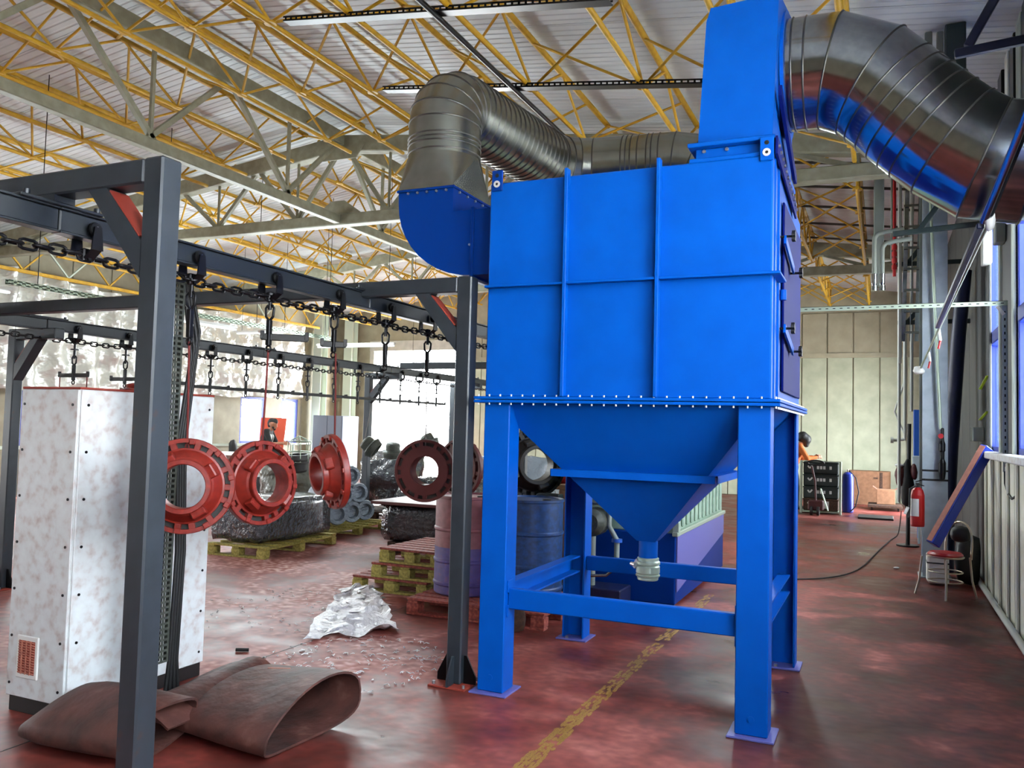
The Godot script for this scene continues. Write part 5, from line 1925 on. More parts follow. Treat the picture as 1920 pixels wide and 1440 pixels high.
func left_background() -> void:
	# silver curtain along the left wall
	var nz := FastNoiseLite.new()
	nz.frequency = 1.3
	nz.fractal_octaves = 4
	var g := []
	var n := 240
	for i in n + 1:
		var u := float(i) / n
		var z := lerpf(-8.4, -19.7, u)
		var deep := 0.15 * clampf((z + 15.5) / 2.5, 0.0, 1.0) + 0.03
		var row := []
		for j in 27:
			var v := j / 26.0
			var top := 4.42 + 0.10 * sin(u * 9.0)
			var bot := 2.05 + 0.28 * u + 0.03 * sin(u * 40.0)
			var y := lerpf(top, bot, v)
			var fold := sin(z * 10.5 + 0.8 * sin(z * 2.3) + v * 0.5 * sin(z * 1.3)) * deep * (0.85 - 0.35 * v)
			var crush := nz.get_noise_2d(z * 1.4, y * 1.5) * (0.05 + 0.10 * v)
			row.append(Vector3(-15.55 + fold + crush, y, z))
		g.append(row)
	var m := mb()
	sheet(m, g, 0.006)
	solo("foil_curtain", m, M.foil, "long crinkled silver foil curtain hanging along the left-hand wall", "curtain", Vector3(-15.6, 2.1, -14))
	# yellow girder carrying the curtain
	var t := thing("yellow_girder", "yellow lattice girder above the silver curtain", "girder", Vector3(-15.45, 4.4, -14))
	for y in [4.45, 5.0]:
		m = mb()
		bar(m, Vector3(-15.42, y, -8), Vector3(-15.42, y, -20.2), 0.07, 0.07, Vector3.UP, 0.01)
		part("chord", m, M.yellow, t)
	for k in 12:
		var z := -8.3 - k * 1.0
		for q in [0.5, -0.5]:
			m = mb()
			bar(m, Vector3(-15.42, 4.48, z - 0.5), Vector3(-15.42, 4.97, z - 0.5 + q), 0.03, 0.03)
			part("diagonal", m, M.yellow if k % 3 != 0 else M.frame_white, t)
	# wall posts and the grey cabinet at the far left corner
	for e in [[-15.75, -20.75, "pale steel wall post at the far end of the silver curtain"], [-15.6, -22.1, "pale steel wall post in the far left corner"]]:
		m = mb()
		slab(m, Vector3(e[0] - 0.15, 0, e[1] - 0.16), Vector3(e[0] + 0.15, 5.0, e[1] - 0.15))
		slab(m, Vector3(e[0] - 0.15, 0, e[1] + 0.15), Vector3(e[0] + 0.15, 5.0, e[1] + 0.16))
		slab(m, Vector3(e[0] - 0.01, 0, e[1] - 0.15), Vector3(e[0] - 0.003, 5.0, e[1] + 0.15))
		solo("wall_post", m, M.frame_white, e[2], "post", Vector3(e[0], 0, e[1]), "steel posts on the left-hand wall")
	t = thing("grey_cabinet", "tall dark grey cabinet with a pale side near the far left corner", "cabinet", Vector3(-14.1, 0, -19.2))
	m = mb()
	slab(m, Vector3(-14.6, 0.0, -19.8), Vector3(-13.62, 1.83, -19.0), 0.01)
	part("cabinet_body", m, M.cabinet_grey, t)
	m = mb()
	slab(m, Vector3(-13.62, 0.02, -19.78), Vector3(-13.606, 1.81, -19.02), 0.003)
	part("side_panel", m, M.cabinet_pale, t)
	for x in [-14.58, -14.09]:
		m = mb()
		slab(m, Vector3(x, 0.05, -19.0), Vector3(x + 0.47, 1.80, -18.985), 0.004)
		var dd := part("door", m, M.cabinet_grey, t)
		m = mb()
		slab(m, Vector3(x + (0.42 if x < -14.3 else 0.03), 0.85, -18.985), Vector3(x + (0.44 if x < -14.3 else 0.05), 1.0, -18.97))
		part("handle", m, M.chrome, dd)
	# table with a white top and the orange board, where the worker stands
	t = thing("packing_table", "long white-topped packing table behind the second casting", "table", Vector3(-14.2, 0, -15.6))
	m = mb()
	slab(m, Vector3(-15.0, 0.80, -16.1), Vector3(-12.95, 0.85, -15.2), 0.006)
	part("tabletop", m, M.white, t)
	for p in [[-14.9, -16.0], [-13.05, -16.0], [-14.9, -15.3], [-13.05, -15.3]]:
		m = mb()
		slab(m, Vector3(p[0] - 0.03, 0, p[1] - 0.03), Vector3(p[0] + 0.03, 0.80, p[1] + 0.03), 0.004)
		part("leg", m, M.white, t)
	m = mb()
	slab(m, Vector3(-14.95, 0.45, -16.05), Vector3(-13.0, 0.78, -16.03))
	part("back_panel", m, M.white, t)
	m = mb()
	prism(m, [Vector2(-0.30, 0.0), Vector2(0.27, 0.0), Vector2(0.34, 0.86), Vector2(-0.26, 0.86)], 0.02, Transform3D(Basis(Vector3.UP, 0.4), Vector3(-13.08, 0.851, -15.5)))
	solo("orange_board", m, M.orange_board, "orange board standing on the packing table behind the worker's head", "board", Vector3(-13.08, 0.86, -15.5))
	t = thing("hand_rail", "pale barrier of rails along the left-hand wall below the windows", "barrier", Vector3(-15.4, 0, -18))
	for y in [0.55, 1.0]:
		m = mb()
		bar(m, Vector3(-15.4, y, -16.0), Vector3(-15.4, y, -20.0), 0.04, 0.04, Vector3.UP, 0.005)
		part("rail", m, M.frame_white, t)
	for k in 6:
		m = mb()
		var z := -16.0 - k * 0.8
		slab(m, Vector3(-15.42, 0, z - 0.02), Vector3(-15.38, 1.02, z + 0.02))
		part("upright", m, M.grey_pipe, t)
	m = mb()
	lump(m, Vector3(-15.33, 0.78, -16.7), Vector3(0.07, 0.34, 0.14), 0.2, 31, 0.2, 10, 14, 4.0)
	solo("black_coat", m, M.black, "black coat hanging on the barrier by the left-hand wall", "coat", Vector3(-15.28, 0.44, -16.7))
	var lt := mb()
	slab(lt, Vector3(-12.3, 0.0, -13.9), Vector3(-11.3, 0.5, -13.3), 0.02)
	solo("dark_bin", lt, M.black_steel, "low dark bin beside the worker's feet", "bin", Vector3(-11.8, 0, -13.6))

func lamps() -> void:
	# slotted trunk with fluorescent battens, running along the hall on the left
	var t := thing("lamp_trunk", "pale slotted lamp trunk hung along the hall left of the ridge", "lamp trunk", Vector3(-9.7, 3.25, -9))
	var m := mb()
	for s in [-0.03, 0.03]:
		for k in 60:
			var z := -6.6 - k * 0.11
			slab(m, Vector3(-9.7 + s - 0.002, 3.22, z), Vector3(-9.7 + s + 0.002, 3.275, z - 0.06))
		slab(m, Vector3(-9.7 + s - 0.002, 3.26, -6.6), Vector3(-9.7 + s + 0.002, 3.28, -13.2))
		slab(m, Vector3(-9.7 + s - 0.002, 3.215, -6.6), Vector3(-9.7 + s + 0.002, 3.235, -13.2))
	slab(m, Vector3(-9.73, 3.215, -6.6), Vector3(-9.67, 3.219, -13.2))
	part("channel", m, M.galv_pale, t)
	m = mb()
	for k in 4:
		tube(m, [Vector3(-9.7, 3.27, -7.0 - k * 2.0), Vector3(-9.7, roof_y(-9.7) - 0.003, -7.0 - k * 2.0)], 0.006, 5, false, false)
	part("suspension", m, M.black_steel, t)
	var spots := [[Vector3(-9.7, 3.13, -6.35), Vector3(0, 0, -1), 0.62, "glowing fluorescent lamp at the left edge under the slotted trunk"], [Vector3(-9.7, 3.13, -9.9), Vector3(0, 0, -1), 1.25, "fluorescent lamp under the trunk just right of the near post"], [Vector3(-9.7, 3.13, -11.7), Vector3(0, 0, -1), 1.25, "fluorescent lamp under the far end of the trunk"], [Vector3(-8.8, 3.05, -12.6), Vector3.RIGHT, 1.7, "long fluorescent lamp hung crosswise above the third casting"], [Vector3(-9.2, 3.05, -16.3), Vector3.RIGHT, 1.5, "far crosswise fluorescent lamp in front of the gate"], [Vector3(-12.6, 3.6, -14.5), Vector3.RIGHT, 1.5, "crosswise fluorescent lamp above the packing table"], [Vector3(-1.75, 3.6, -12.6), Vector3(0, 0, -1), 1.5, "added unseen lamp lighting the far aisle behind the blue collector"]]  # the far-aisle lamp is added, unseen, to brighten the floor there
	for e in spots:
		var at: Vector3 = e[0]
		var d: Vector3 = e[1]
		var l: float = e[2]
		t = thing("fluorescent_lamp", e[3], "lamp", at, "fluorescent battens")
		m = mb()
		bar(m, at + Vector3(0, 0.03, 0) - d * l / 2, at + Vector3(0, 0.03, 0) + d * l / 2, 0.07, 0.04, Vector3.UP, 0.006)
		part("housing", m, M.white, t)
		for s in [-0.02, 0.02]:
			var sd: Vector3 = d.cross(Vector3.UP) * s
			m = mb()
			tube(m, [at + sd - Vector3(0, 0.012, 0) - d * (l / 2 - 0.03), at + sd - Vector3(0, 0.012, 0) + d * (l / 2 - 0.03)], 0.014, 8)
			part("tube_lamp", m, M.lamp, t)
		if at.y < 3.1 or at.y > 3.4:
			m = mb()
			for s in [-0.4, 0.4]:
				tube(m, [at + Vector3(0, 0.05, 0) + d * l * s, Vector3(at.x + d.x * l * s, roof_y(at.x + d.x * l * s) - 0.003, at.z + d.z * l * s)], 0.005, 5, false, false)
			part("suspension", m, M.black_steel, t)
		for sg in [-1.0, 1.0]:
			# the tubes shine down and to both sides
			var al := AreaLight3D.new()
			al.name = "lamp_light"
			al.area_size = Vector2(l, 0.06)
			al.light_color = Color(0.93, 0.98, 1.0)
			al.light_energy = LAMP_E * l
			al.shadow_enabled = true
			al.set("area_range", 30.0)
			t.add_child(al, true)
			var side: Vector3 = d.cross(Vector3.UP) * sg
			var away := (Vector3.DOWN * (1.6 if at.x > -4.0 else 0.15) + side).normalized()
			al.position = Vector3(0, -0.012, 0) + side * 0.04
			al.basis = look(-away, d.cross(-away))

func right_side() -> void:
	# column with straps
	var t := thing("steel_column", "blue-grey steel column by the right-hand wall, two dark straps round it", "column", Vector3(0.57, 0, -11.15))
	var m := mb()
	slab(m, Vector3(0.43, 0, -11.015), Vector3(0.70, 4.95, -11.0), 0.003)
	slab(m, Vector3(0.43, 0, -11.30), Vector3(0.70, 4.95, -11.285), 0.003)
	slab(m, Vector3(0.555, 0, -11.285), Vector3(0.575, 4.95, -11.015))
	part("shaft", m, M.column, t)
	m = mb()
	slab(m, Vector3(0.39, 0, -11.34), Vector3(0.74, 0.02, -10.96), 0.003)
	part("base_plate", m, M.column, t)
	for y in [1.14, 1.25]:
		m = mb()
		slab(m, Vector3(0.424, y, -11.306), Vector3(0.706, y + 0.022, -10.994), 0.003)
		part("strap", m, M.black, t)
	m = mb()
	slab(m, Vector3(0.40, 0.7, -11.1), Vector3(0.429, 4.6, -11.06))
	for k in 60:
		disc(m, Vector3(0.414, 0.75 + k * 0.064, -11.058), Vector3(0, 0, 1), 0.006, 0.003, 6)
	part("slotted_strip", m, M.grey_pipe, t)
	# conduit and valve on the column
	t = thing("air_line", "thin pale air pipe running down the column to a black valve", "pipe", Vector3(0.6, 1.2, -10.93))
	m = mb()
	tube(m, [Vector3(0.50, 4.9, -10.93), Vector3(0.545, 3.6, -10.93), Vector3(0.60, 2.2, -10.93), Vector3(0.62, 1.75, -10.93)], 0.016, 8)
	part("pipe", m, M.galv_pale, t)
	m = mb()
	lathe(m, [Vector2(0, 1.15), Vector2(0.03, 1.17), Vector2(0.04, 1.25), Vector2(0.04, 1.36), Vector2(0.025, 1.4), Vector2(0.025, 1.48), Vector2(0.035, 1.5), Vector2(0.035, 1.58), Vector2(0.02, 1.62), Vector2(0.02, 1.76), Vector2(0, 1.77)], Transform3D(Basis.IDENTITY, Vector3(0.635, 0, -10.93)), 14)
	part("filter_valve", m, M.black_steel, t)
	m = mb()
	disc(m, Vector3(0.62, 1.67, -10.9), Vector3(0, 0, 1), 0.03, 0.02, 12)
	part("red_knob", m, M.red, t)
	m = mb()
	tube(m, [Vector3(0.93, 3.75, -11.7), Vector3(0.86, 2.9, -11.7), Vector3(0.78, 1.6, -11.7), Vector3(0.72, 0.35, -11.7)], 0.085, 14)
	tube(m, [Vector3(0.72, 0.40, -11.7), Vector3(0.715, 0.0, -11.7)], 0.10, 14)
	solo("dark_pipe", m, M.navy, "leaning dark navy hose-like pipe between the column and the windows", "pipe", Vector3(0.8, 0, -11.7))
	# perforated angle with its upright
	t = thing("slotted_angle", "pale slotted steel angle running from the blue collector to the windows, with an upright", "steel angle", Vector3(1.03, 2.9, -8.8))
	m = mb()
	slab(m, Vector3(-0.95, 2.925, -8.83), Vector3(1.05, 2.93, -8.79))
	slab(m, Vector3(-0.95, 2.885, -8.795), Vector3(1.05, 2.93, -8.79))
	part("arm", m, M.galv_pale, t)
	m = mb()
	for k in 30:
		slab(m, Vector3(-0.92 + k * 0.066, 2.903, -8.7895), Vector3(-0.895 + k * 0.066, 2.911, -8.7885))
	part("slots", m, M.black_steel, t, "", "stuff")
	m = mb()
	slab(m, Vector3(1.005, 1.35, -8.80), Vector3(1.05, 2.89, -8.795))
	slab(m, Vector3(1.045, 1.35, -8.84), Vector3(1.05, 2.89, -8.795))
	part("upright", m, M.column, t)
	m = mb()
	for k in 23:
		slab(m, Vector3(1.02, 1.40 + k * 0.064, -8.7945), Vector3(1.032, 1.425 + k * 0.064, -8.7935))
	part("slots", m, M.black_steel, t, "", "stuff")
	m = mb()
	bar(m, Vector3(0.96, 2.88, -8.785), Vector3(1.02, 2.80, -8.785), 0.004, 0.03)
	part("corner_brace", m, M.white, t)
	m = mb()
	tube(m, [Vector3(1.02, 1.36, -8.78), Vector3(1.02, 1.25, -8.77), Vector3(1.035, 1.16, -8.7), Vector3(1.04, 1.13, -8.5), Vector3(1.04, 1.16, -8.3)], 0.011, 8)
	solo("black_cable", m, M.rubber, "black cable curling from the slotted upright across the wall panel", "cable", Vector3(1.03, 1.2, -8.6))
	# the slanting stay with two red-tipped clips
	t = thing("slanting_stay", "long bent dark stay with pale rod and two red-tipped clips passing the shiny duct", "stay", Vector3(0.44, 2.5, -10.97))
	var j0 := Vector3(0.475, 2.76, -4.8)
	var b := Vector3(0.41, 2.47, -10.98)
	m = mb()
	tube(m, [Vector3(1.045, 4.42, -2.24), j0], 0.026, 12)
	part("tube", m, M.galv, t)
	m = mb()
	bar(m, j0 + Vector3(-0.02, -0.02, 0), j0.lerp(b, 0.5) + Vector3(-0.02, -0.02, 0), 0.035, 0.035, Vector3.UP, 0.006)
	part("dark_beam", m, M.navy, t)
	m = mb()
	tube(m, [j0 + Vector3(0.02, 0.0, 0.0), j0.lerp(b, 0.5) + Vector3(0.0, -0.02, 0.03), b], 0.011, 8)
	part("rod", m, M.galv_pale, t)
	m = mb()
	lump(m, j0 + Vector3(0.02, 0.0, 0.02), Vector3(0.025, 0.06, 0.025), 0.3, 43, 0.2, 8, 12, 12.0)
	part("wrapping", m, M.white, t, "white cloth wound round the joint")
	for f in [0.55, 0.78]:
		var p := j0.lerp(b, f) + Vector3(0.01, -0.03, 0.05)
		m = mb()
		tube(m, [p + Vector3(0, 0.03, -0.03), p + Vector3(0.01, -0.07, 0)], 0.014, 8)
		var cl := part("clip", m, M.white, t)
		m = mb()
		tube(m, [p + Vector3(0.01, -0.07, 0), p + Vector3(-0.005, -0.14, 0)], 0.010, 8)
		part("red_tip", m, M.red, cl, "red tip")
	m = mb()
	lump(m, b + Vector3(-0.02, -0.03, 0.03), Vector3(0.06, 0.05, 0.05), 0.4, 41, 0.3, 8, 12, 9.0)
	part("fitting", m, M.white, t)
	# steelwork and pipes high on the wall, above the shiny duct
	for e in [[0.36, -8.0, 0.06, 4.3, M.grey_pipe, "grey upright pipe above the shiny duct, left of two"], [0.45, -8.0, 0.055, 4.3, M.grey_pipe, "grey upright pipe above the shiny duct, right of two"], [0.56, -7.9, 0.16, 4.35, M.green_steel, "dark teal upright duct at the top right above the shiny duct"]]:
		m = mb()
		slab(m, Vector3(e[0] - e[2] / 2, e[3], e[1] - e[2] / 2), Vector3(e[0] + e[2] / 2, roof_y(e[0]) - 0.01, e[1] + e[2] / 2), 0.008)
		solo("upright_duct", m, e[4], e[5], "duct", Vector3(e[0], e[3], e[1]), "upright ducts above the shiny duct")
	var rl := [[-6.9, 0.10, M.frame_white], [-7.25, 0.14, M.black_steel], [-7.6, 0.12, M.grey_pipe], [-7.95, 0.10, M.black_steel], [-8.3, 0.09, M.white_pipe], [-8.75, 0.13, M.black_steel], [-9.2, 0.10, M.grey_pipe], [-9.8, 0.16, M.black_steel], [-10.3, 0.10, M.white_pipe]]
	for i in rl.size():
		m = mb()
		slab(m, Vector3(0.985, 3.55 if i % 2 == 0 else 3.9, rl[i][0] - rl[i][1]), Vector3(1.075, 5.05, rl[i][0] + rl[i][1]), 0.008)
		solo("wall_stud", m, rl[i][2], "%s upright strip high on the right-hand wall above the windows, %s from the camera" % ["pale" if i % 2 == 0 else "dark", PLACE[i]], "wall strip", Vector3(1.03, 4, rl[i][0]), "upright strips above the windows")
	# dark brackets holding the duct and pipes to the wall
	var br := [[[Vector3(0.44, 4.26, -6.25), Vector3(1.09, 4.31, -6.25)], [Vector3(0.52, 4.30, -6.25), Vector3(0.90, 5.02, -6.25)], "dark blue wall bracket at the upper right above the shiny duct"],
		[[Vector3(0.10, 4.0, -10.5), Vector3(1.09, 4.06, -10.5)], [Vector3(0.38, 4.03, -10.5), Vector3(0.80, 4.62, -10.5)], "dark wall bracket with a diagonal under the shiny duct, by the pipes"],
		[[Vector3(0.16, 4.0, -12.4), Vector3(1.09, 4.0, -12.4)], [Vector3(0.3, 4.0, -12.4), Vector3(0.6, 4.4, -12.4)], "dark pipe bracket beyond the column, upper one"],
		[[Vector3(0.18, 3.2, -12.4), Vector3(1.09, 3.2, -12.4)], [Vector3(0.3, 3.2, -12.4), Vector3(0.5, 3.45, -12.4)], "dark pipe bracket beyond the column, lower one"]]
	for e in br:
		t = thing("wall_bracket", e[2], "bracket", e[0][1], "dark brackets on the right-hand wall")
		for k in 2:
			m = mb()
			bar(m, e[k][0], e[k][1], 0.05, 0.06, Vector3.UP, 0.006)
			part("arm" if k == 0 else "diagonal", m, M.navy if e[0][0].z > -8 else M.green_steel, t)
	# grey pipes with bent ends, cable ladders and white pipes near the column
	for k in 2:
		m = mb()
		var dx := 0.085 * k
		var dy := -0.12 * k
		var p := [Vector3(0.22 + dx, 4.08 + dy, -10.62), Vector3(0.05 + dx, 4.06 + dy, -10.6)]
		p += arc(Vector3(-0.02 + dx, 3.97 + dy, -10.6), Vector3.UP, Vector3.LEFT, 0.075, 0.3, PI / 2, 4)
		p.append(Vector3(-0.095 + dx, 3.52, -10.6))
		tube(m, p, 0.026, 12)
		t = thing("gooseneck_pipe", "grey pipe bent over like a gooseneck near the column, %s of the two" % ["left", "right"][k], "pipe", Vector3(-0.095 + dx, 3.4, -10.6), "gooseneck pipes")
		part("pipe", m, M.grey_pipe, t)
		m = mb()
		lathe(m, [Vector2(0.022, 3.42), Vector2(0.03, 3.45), Vector2(0.03, 3.56)], Transform3D(Basis.IDENTITY, Vector3(-0.095 + dx, 0, -10.6)), 12)
		lathe(m, [Vector2(0.010, 3.36), Vector2(0.034, 3.36), Vector2(0.034, 3.42), Vector2(0.010, 3.42), Vector2(0.010, 3.36)], Transform3D(Basis.IDENTITY, Vector3(-0.095 + dx, 0, -10.6)), 12)
		part("end_ring", m, M.galv, t)
	var ups := [[-0.05, -11.2, 0.12, 3.5, 5.26, M.grey_pipe, "wide grey upright duct left of the pipes below the shiny duct"], [0.11, -11.6, 0.05, 3.9, 5.25, M.grey_pipe, "slim grey upright pipe beside the wide grey duct"], [0.20, -11.9, 0.045, 2.6, 5.24, M.white_pipe, "pale upright pipe next to the cable ladder"]]
	for e in ups:
		m = mb()
		slab(m, Vector3(e[0] - e[2] / 2, e[3], e[1] - e[2] / 2), Vector3(e[0] + e[2] / 2, e[4], e[1] + e[2] / 2), 0.01)
		solo("upright_duct", m, e[5], e[6], "duct", Vector3(e[0], e[3], e[1]), "upright grey ducts below the shiny duct")
	t = thing("cable_ladder", "grey cable ladder rising along the wall beside the column", "cable ladder", Vector3(0.3, 3, -12))
	m = mb()
	for s in [0.0, 0.16]:
		bar(m, Vector3(0.24 + s, 2.9, -12.0), Vector3(0.30 + s, 5.2, -12.0), 0.02, 0.05)
	part("side_rail", m, M.galv, t)
	m = mb()
	bar(m, Vector3(0.32, 2.9, -12.03), Vector3(0.38, 5.2, -12.03), 0.14, 0.01)
	part("tray", m, M.galv, t)
	for k in 8:
		m = mb()
		slab(m, Vector3(0.25, 3.0 + k * 0.28, -11.99), Vector3(0.44, 3.03 + k * 0.28, -11.96))
		part("rung", m, M.galv_dull, t)
	m = mb()
	for k in 4:
		disc(m, Vector3(0.13, 4.05 - k * 0.085, -11.5), Vector3.UP, 0.032, 0.06, 10)
	tube(m, [Vector3(0.13, 5.25, -11.5), Vector3(0.13, 3.68, -11.5)], 0.02, 8)
	solo("red_insulator", m, M.red, "stack of red rings on an upright pipe beside the grey ladder", "insulator", Vector3(0.13, 3.7, -11.5))
	var wp := [[0.205, 0.75, 5.25, "white water pipe going down the wall near the far right, left one"], [0.28, 1.6, 5.25, "white water pipe going down the wall near the far right, middle one"], [0.36, 2.0, 5.23, "white water pipe beside the column strip"]]
	for e in wp:
		m = mb()
		var zp := -12.72 if e[1] == 1.6 else -12.6
		tube(m, [Vector3(e[0], e[1], zp), Vector3(e[0], e[2], zp)], 0.022, 10)
		if e[1] == 1.6:
			tube(m, [Vector3(0.29, 1.62, zp), Vector3(0.14, 1.60, zp)], 0.022, 10)
			tube(m, [Vector3(0.27, 2.4, zp), Vector3(0.15, 2.0, zp - 0.05), Vector3(0.27, 1.7, zp)], 0.014, 8)
			disc(m, Vector3(0.12, 1.60, zp), Vector3.RIGHT, 0.04, 0.04, 12)
		solo("water_pipe", m, M.white_pipe, e[3], "pipe", Vector3(e[0], e[1], -12.6), "white pipes on the right")
	m = mb()
	slab(m, Vector3(0.46, 1.28, -15.2), Vector3(0.62, 2.1, -15.1), 0.01)
	slab(m, Vector3(0.52, 0.0, -15.24), Vector3(0.56, 2.0, -15.2), 0.004)
	solo("blue_case", m, M.blue_mid, "bright blue upright flat case on a post left of the column", "panel", Vector3(0.54, 1.28, -15.15))
	m = mb()
	slab(m, Vector3(0.42, 0.85, -14.4), Vector3(0.62, 1.36, -14.2), 0.01)
	slab(m, Vector3(0.5, 0.0, -14.44), Vector3(0.54, 1.3, -14.4), 0.004)
	solo("switch_box", m, M.column, "grey switch box low beside the column, below the blue case", "switch box", Vector3(0.52, 0.85, -14.3))
	m = mb()
	slab(m, Vector3(0.93, 1.62, -11.0), Vector3(1.05, 1.78, -10.75), 0.01)
	solo("wall_socket_box", m, M.grey_pipe, "small grey socket box on the wall left of the window sill", "socket box", Vector3(1.0, 1.62, -10.9))
	for e in [[2.20, 2.34, -10.55, "yellow-green tape strip on the window frame, upper one"], [1.86, 1.95, -10.58, "yellow-green tape strip on the window frame, lower one"]]:
		m = mb()
		bar(m, Vector3(0.99, e[0], e[2]), Vector3(1.045, e[1], e[2] + 0.18), 0.03, 0.004)
		solo("tape_strip", m, M.tape, e[3], "tape", Vector3(1.02, e[0], e[2]))
	# floor pipe and hose
	m = mb()
	tube(m, [Vector3(1.0, 0.045, -12.2), Vector3(1.0, 0.045, -6.0)], 0.03, 10)
	solo("floor_pipe", m, M.white_pipe, "long pale pipe lying along the foot of the right-hand wall", "pipe", Vector3(1.0, 0.015, -9))
	m = mb()
	var hp := [Vector3(-1.2, 0.012, -9.85), Vector3(-0.9, 0.012, -9.98), Vector3(-0.6, 0.012, -10.25), Vector3(-0.36, 0.012, -10.75), Vector3(-0.2, 0.012, -11.6), Vector3(-0.04, 0.012, -13.2), Vector3(0.12, 0.012, -14.6), Vector3(0.24, 0.05, -15.3), Vector3(0.29, 0.4, -15.5)]
	var cv := Curve3D.new()
	for i in hp.size():
		var tg: Vector3 = (hp[mini(i + 1, hp.size() - 1)] - hp[maxi(i - 1, 0)]) / 6.0
		cv.add_point(hp[i], -tg, tg)
	var pts := Array(cv.tessellate(4, 3))
	tube(m, pts, 0.008, 8)
	solo("floor_hose", m, M.rubber, "dark hose curving across the red floor right of the collector", "hose", Vector3(-0.5, 0, -11))
	# fire extinguisher
	t = thing("fire_extinguisher", "red fire extinguisher with a white label hung on the column", "fire extinguisher", Vector3(0.37, 0.62, -10.75))
	var xf := Transform3D(Basis.IDENTITY, Vector3(0.37, 0.0, -10.75))
	m = mb()
	lathe(m, [Vector2(0, 0.62), Vector2(0.07, 0.62), Vector2(0.075, 0.64), Vector2(0.075, 0.98), Vector2(0.06, 1.04), Vector2(0.03, 1.07), Vector2(0.0, 1.07)], xf, 24)
	part("cylinder", m, M.red, t)
	m = mb()
	lathe(m, [Vector2(0.076, 0.74), Vector2(0.0762, 0.94)], xf, 14, 1.4, 3.0)
	part("label_sheet", m, M.white, t)
	m = mb()
	tube(m, [Vector3(0.37, 1.06, -10.75), Vector3(0.37, 1.12, -10.75)], 0.02, 10)
	bar(m, Vector3(0.35, 1.13, -10.75), Vector3(0.45, 1.17, -10.73), 0.02, 0.012)
	bar(m, Vector3(0.35, 1.11, -10.75), Vector3(0.44, 1.09, -10.73), 0.02, 0.012)
	part("valve", m, M.black, t)
	m = mb()
	tube(m, [Vector3(0.36, 1.09, -10.73), Vector3(0.29, 1.05, -10.70), Vector3(0.285, 0.85, -10.70), Vector3(0.28, 0.72, -10.69)], 0.012, 8)
	part("hose", m, M.black, t)
	m = mb()
	tube(m, [Vector3(0.27, 0.84, -10.68), Vector3(0.235, 0.76, -10.67)], 0.018, 8)
	part("horn", m, M.white, t)
	m = mb()
	bar(m, Vector3(0.36, 1.0, -10.83), Vector3(0.43, 1.0, -10.99), 0.02, 0.04)
	part("hook", m, M.black, t)
	# cafe chair
	t = thing("metal_chair", "round-backed pale metal chair with a red seat and black back pad", "chair", Vector3(0.6, 0, -9.83))
	var f := Vector3(-0.735, 0, 0.678)
	var s := Vector3(0.678, 0, 0.735)
	var c := Vector3(0.60, 0, -9.84)
	var leg := func(fx: float, sx: float, y: float) -> Vector3: return c + f * fx + s * sx + Vector3(0, y, 0)
	for sd in [-1.0, 1.0]:
		m = mb()
		tube(m, [leg.call(0.20, 0.20 * sd, 0.0), leg.call(0.17, 0.175 * sd, 0.15), leg.call(0.15, 0.16 * sd, 0.40)], 0.011, 8)
		part("front_leg", m, M.chrome, t)
		m = mb()
		tube(m, [leg.call(-0.22, 0.19 * sd, 0.0), leg.call(-0.18, 0.17 * sd, 0.18), leg.call(-0.16, 0.16 * sd, 0.42)], 0.011, 8)
		part("rear_leg", m, M.chrome, t)
	m = mb()
	var hoop := []
	for i in 15:
		var an := PI * i / 14.0
		hoop.append(leg.call(-0.17 - 0.04 * sin(an), cos(an) * (0.165 + 0.03 * sin(an)), 0.40 + 0.37 * pow(sin(an), 0.7)))
	tube(m, hoop, 0.011, 8)
	part("back_hoop", m, M.chrome, t)
	m = mb()
	lathe(m, [Vector2(0, 0.405), Vector2(0.17, 0.405), Vector2(0.18, 0.412), Vector2(0.18, 0.422), Vector2(0.17, 0.425), Vector2(0, 0.425)], Transform3D(Basis.IDENTITY, c), 24)
	part("seat_frame", m, M.chrome, t)
	m = mb()
	lathe(m, [Vector2(0, 0.425), Vector2(0.165, 0.425), Vector2(0.17, 0.44), Vector2(0.15, 0.46), Vector2(0, 0.465)], Transform3D(Basis.IDENTITY, c), 24)
	part("seat", m, M.red, t, "red seat pad")
	m = mb()
	lump(m, leg.call(-0.21, 0.0, 0.64), Vector3(0.10, 0.085, 0.10), 0.02, 51, 0.3, 10, 16)
	var padm := part("back_pad", m, M.black, t, "black back pad")
	padm.name = "back_pad"
	for y in [0.16, 0.26]:
		m = mb()
		var hp2 := []
		for i in 16:
			var an := TAU * i / 16.0
			hp2.append(c + Vector3(cos(an) * 0.165, y, sin(an) * 0.165))
		tube(m, hp2, 0.007, 6, true)
		part("stretcher", m, M.chrome, t)
	# leaning board, blue sides and a salmon face
	t = thing("leaning_board", "blue-sided board with a salmon face leaning from the chair to the window sill", "board", Vector3(0.46, 0.50, -9.72))
	var p0 := Vector3(0.475, 0.545, -9.70)
	var p1 := Vector3(1.00, 1.56, -9.96)
	var dir := (p1 - p0).normalized()
	var bs := look(dir, Vector3(0.75, 0.1, 0.65))
	m = mb()
	box(m, (p0 + p1) / 2, Vector3(0.13, 0.085, p0.distance_to(p1)), bs, 0.008)
	part("core", m, M.frame_blue, t)
	for sg in [-1.0, 1.0]:
		m = mb()
		box(m, (p0 + p1) / 2 + bs.x * 0.066 * sg, Vector3(0.006, 0.066, p0.distance_to(p1) - 0.03), bs)
		part("face", m, M.salmon, t)
		m = mb()
		box(m, (p0 + p1) / 2 + bs.y * 0.0435 * sg, Vector3(0.10, 0.004, p0.distance_to(p1) - 0.03), bs)
		part("narrow_face", m, M.salmon if bs.y.dot(Vector3(-1, 1, 0)) * sg > 0 else M.frame_blue, t)
	m = mb()
	slab(m, Vector3(0.46, 0.02, -10.78), Vector3(0.68, 0.34, -10.5), 0.02)
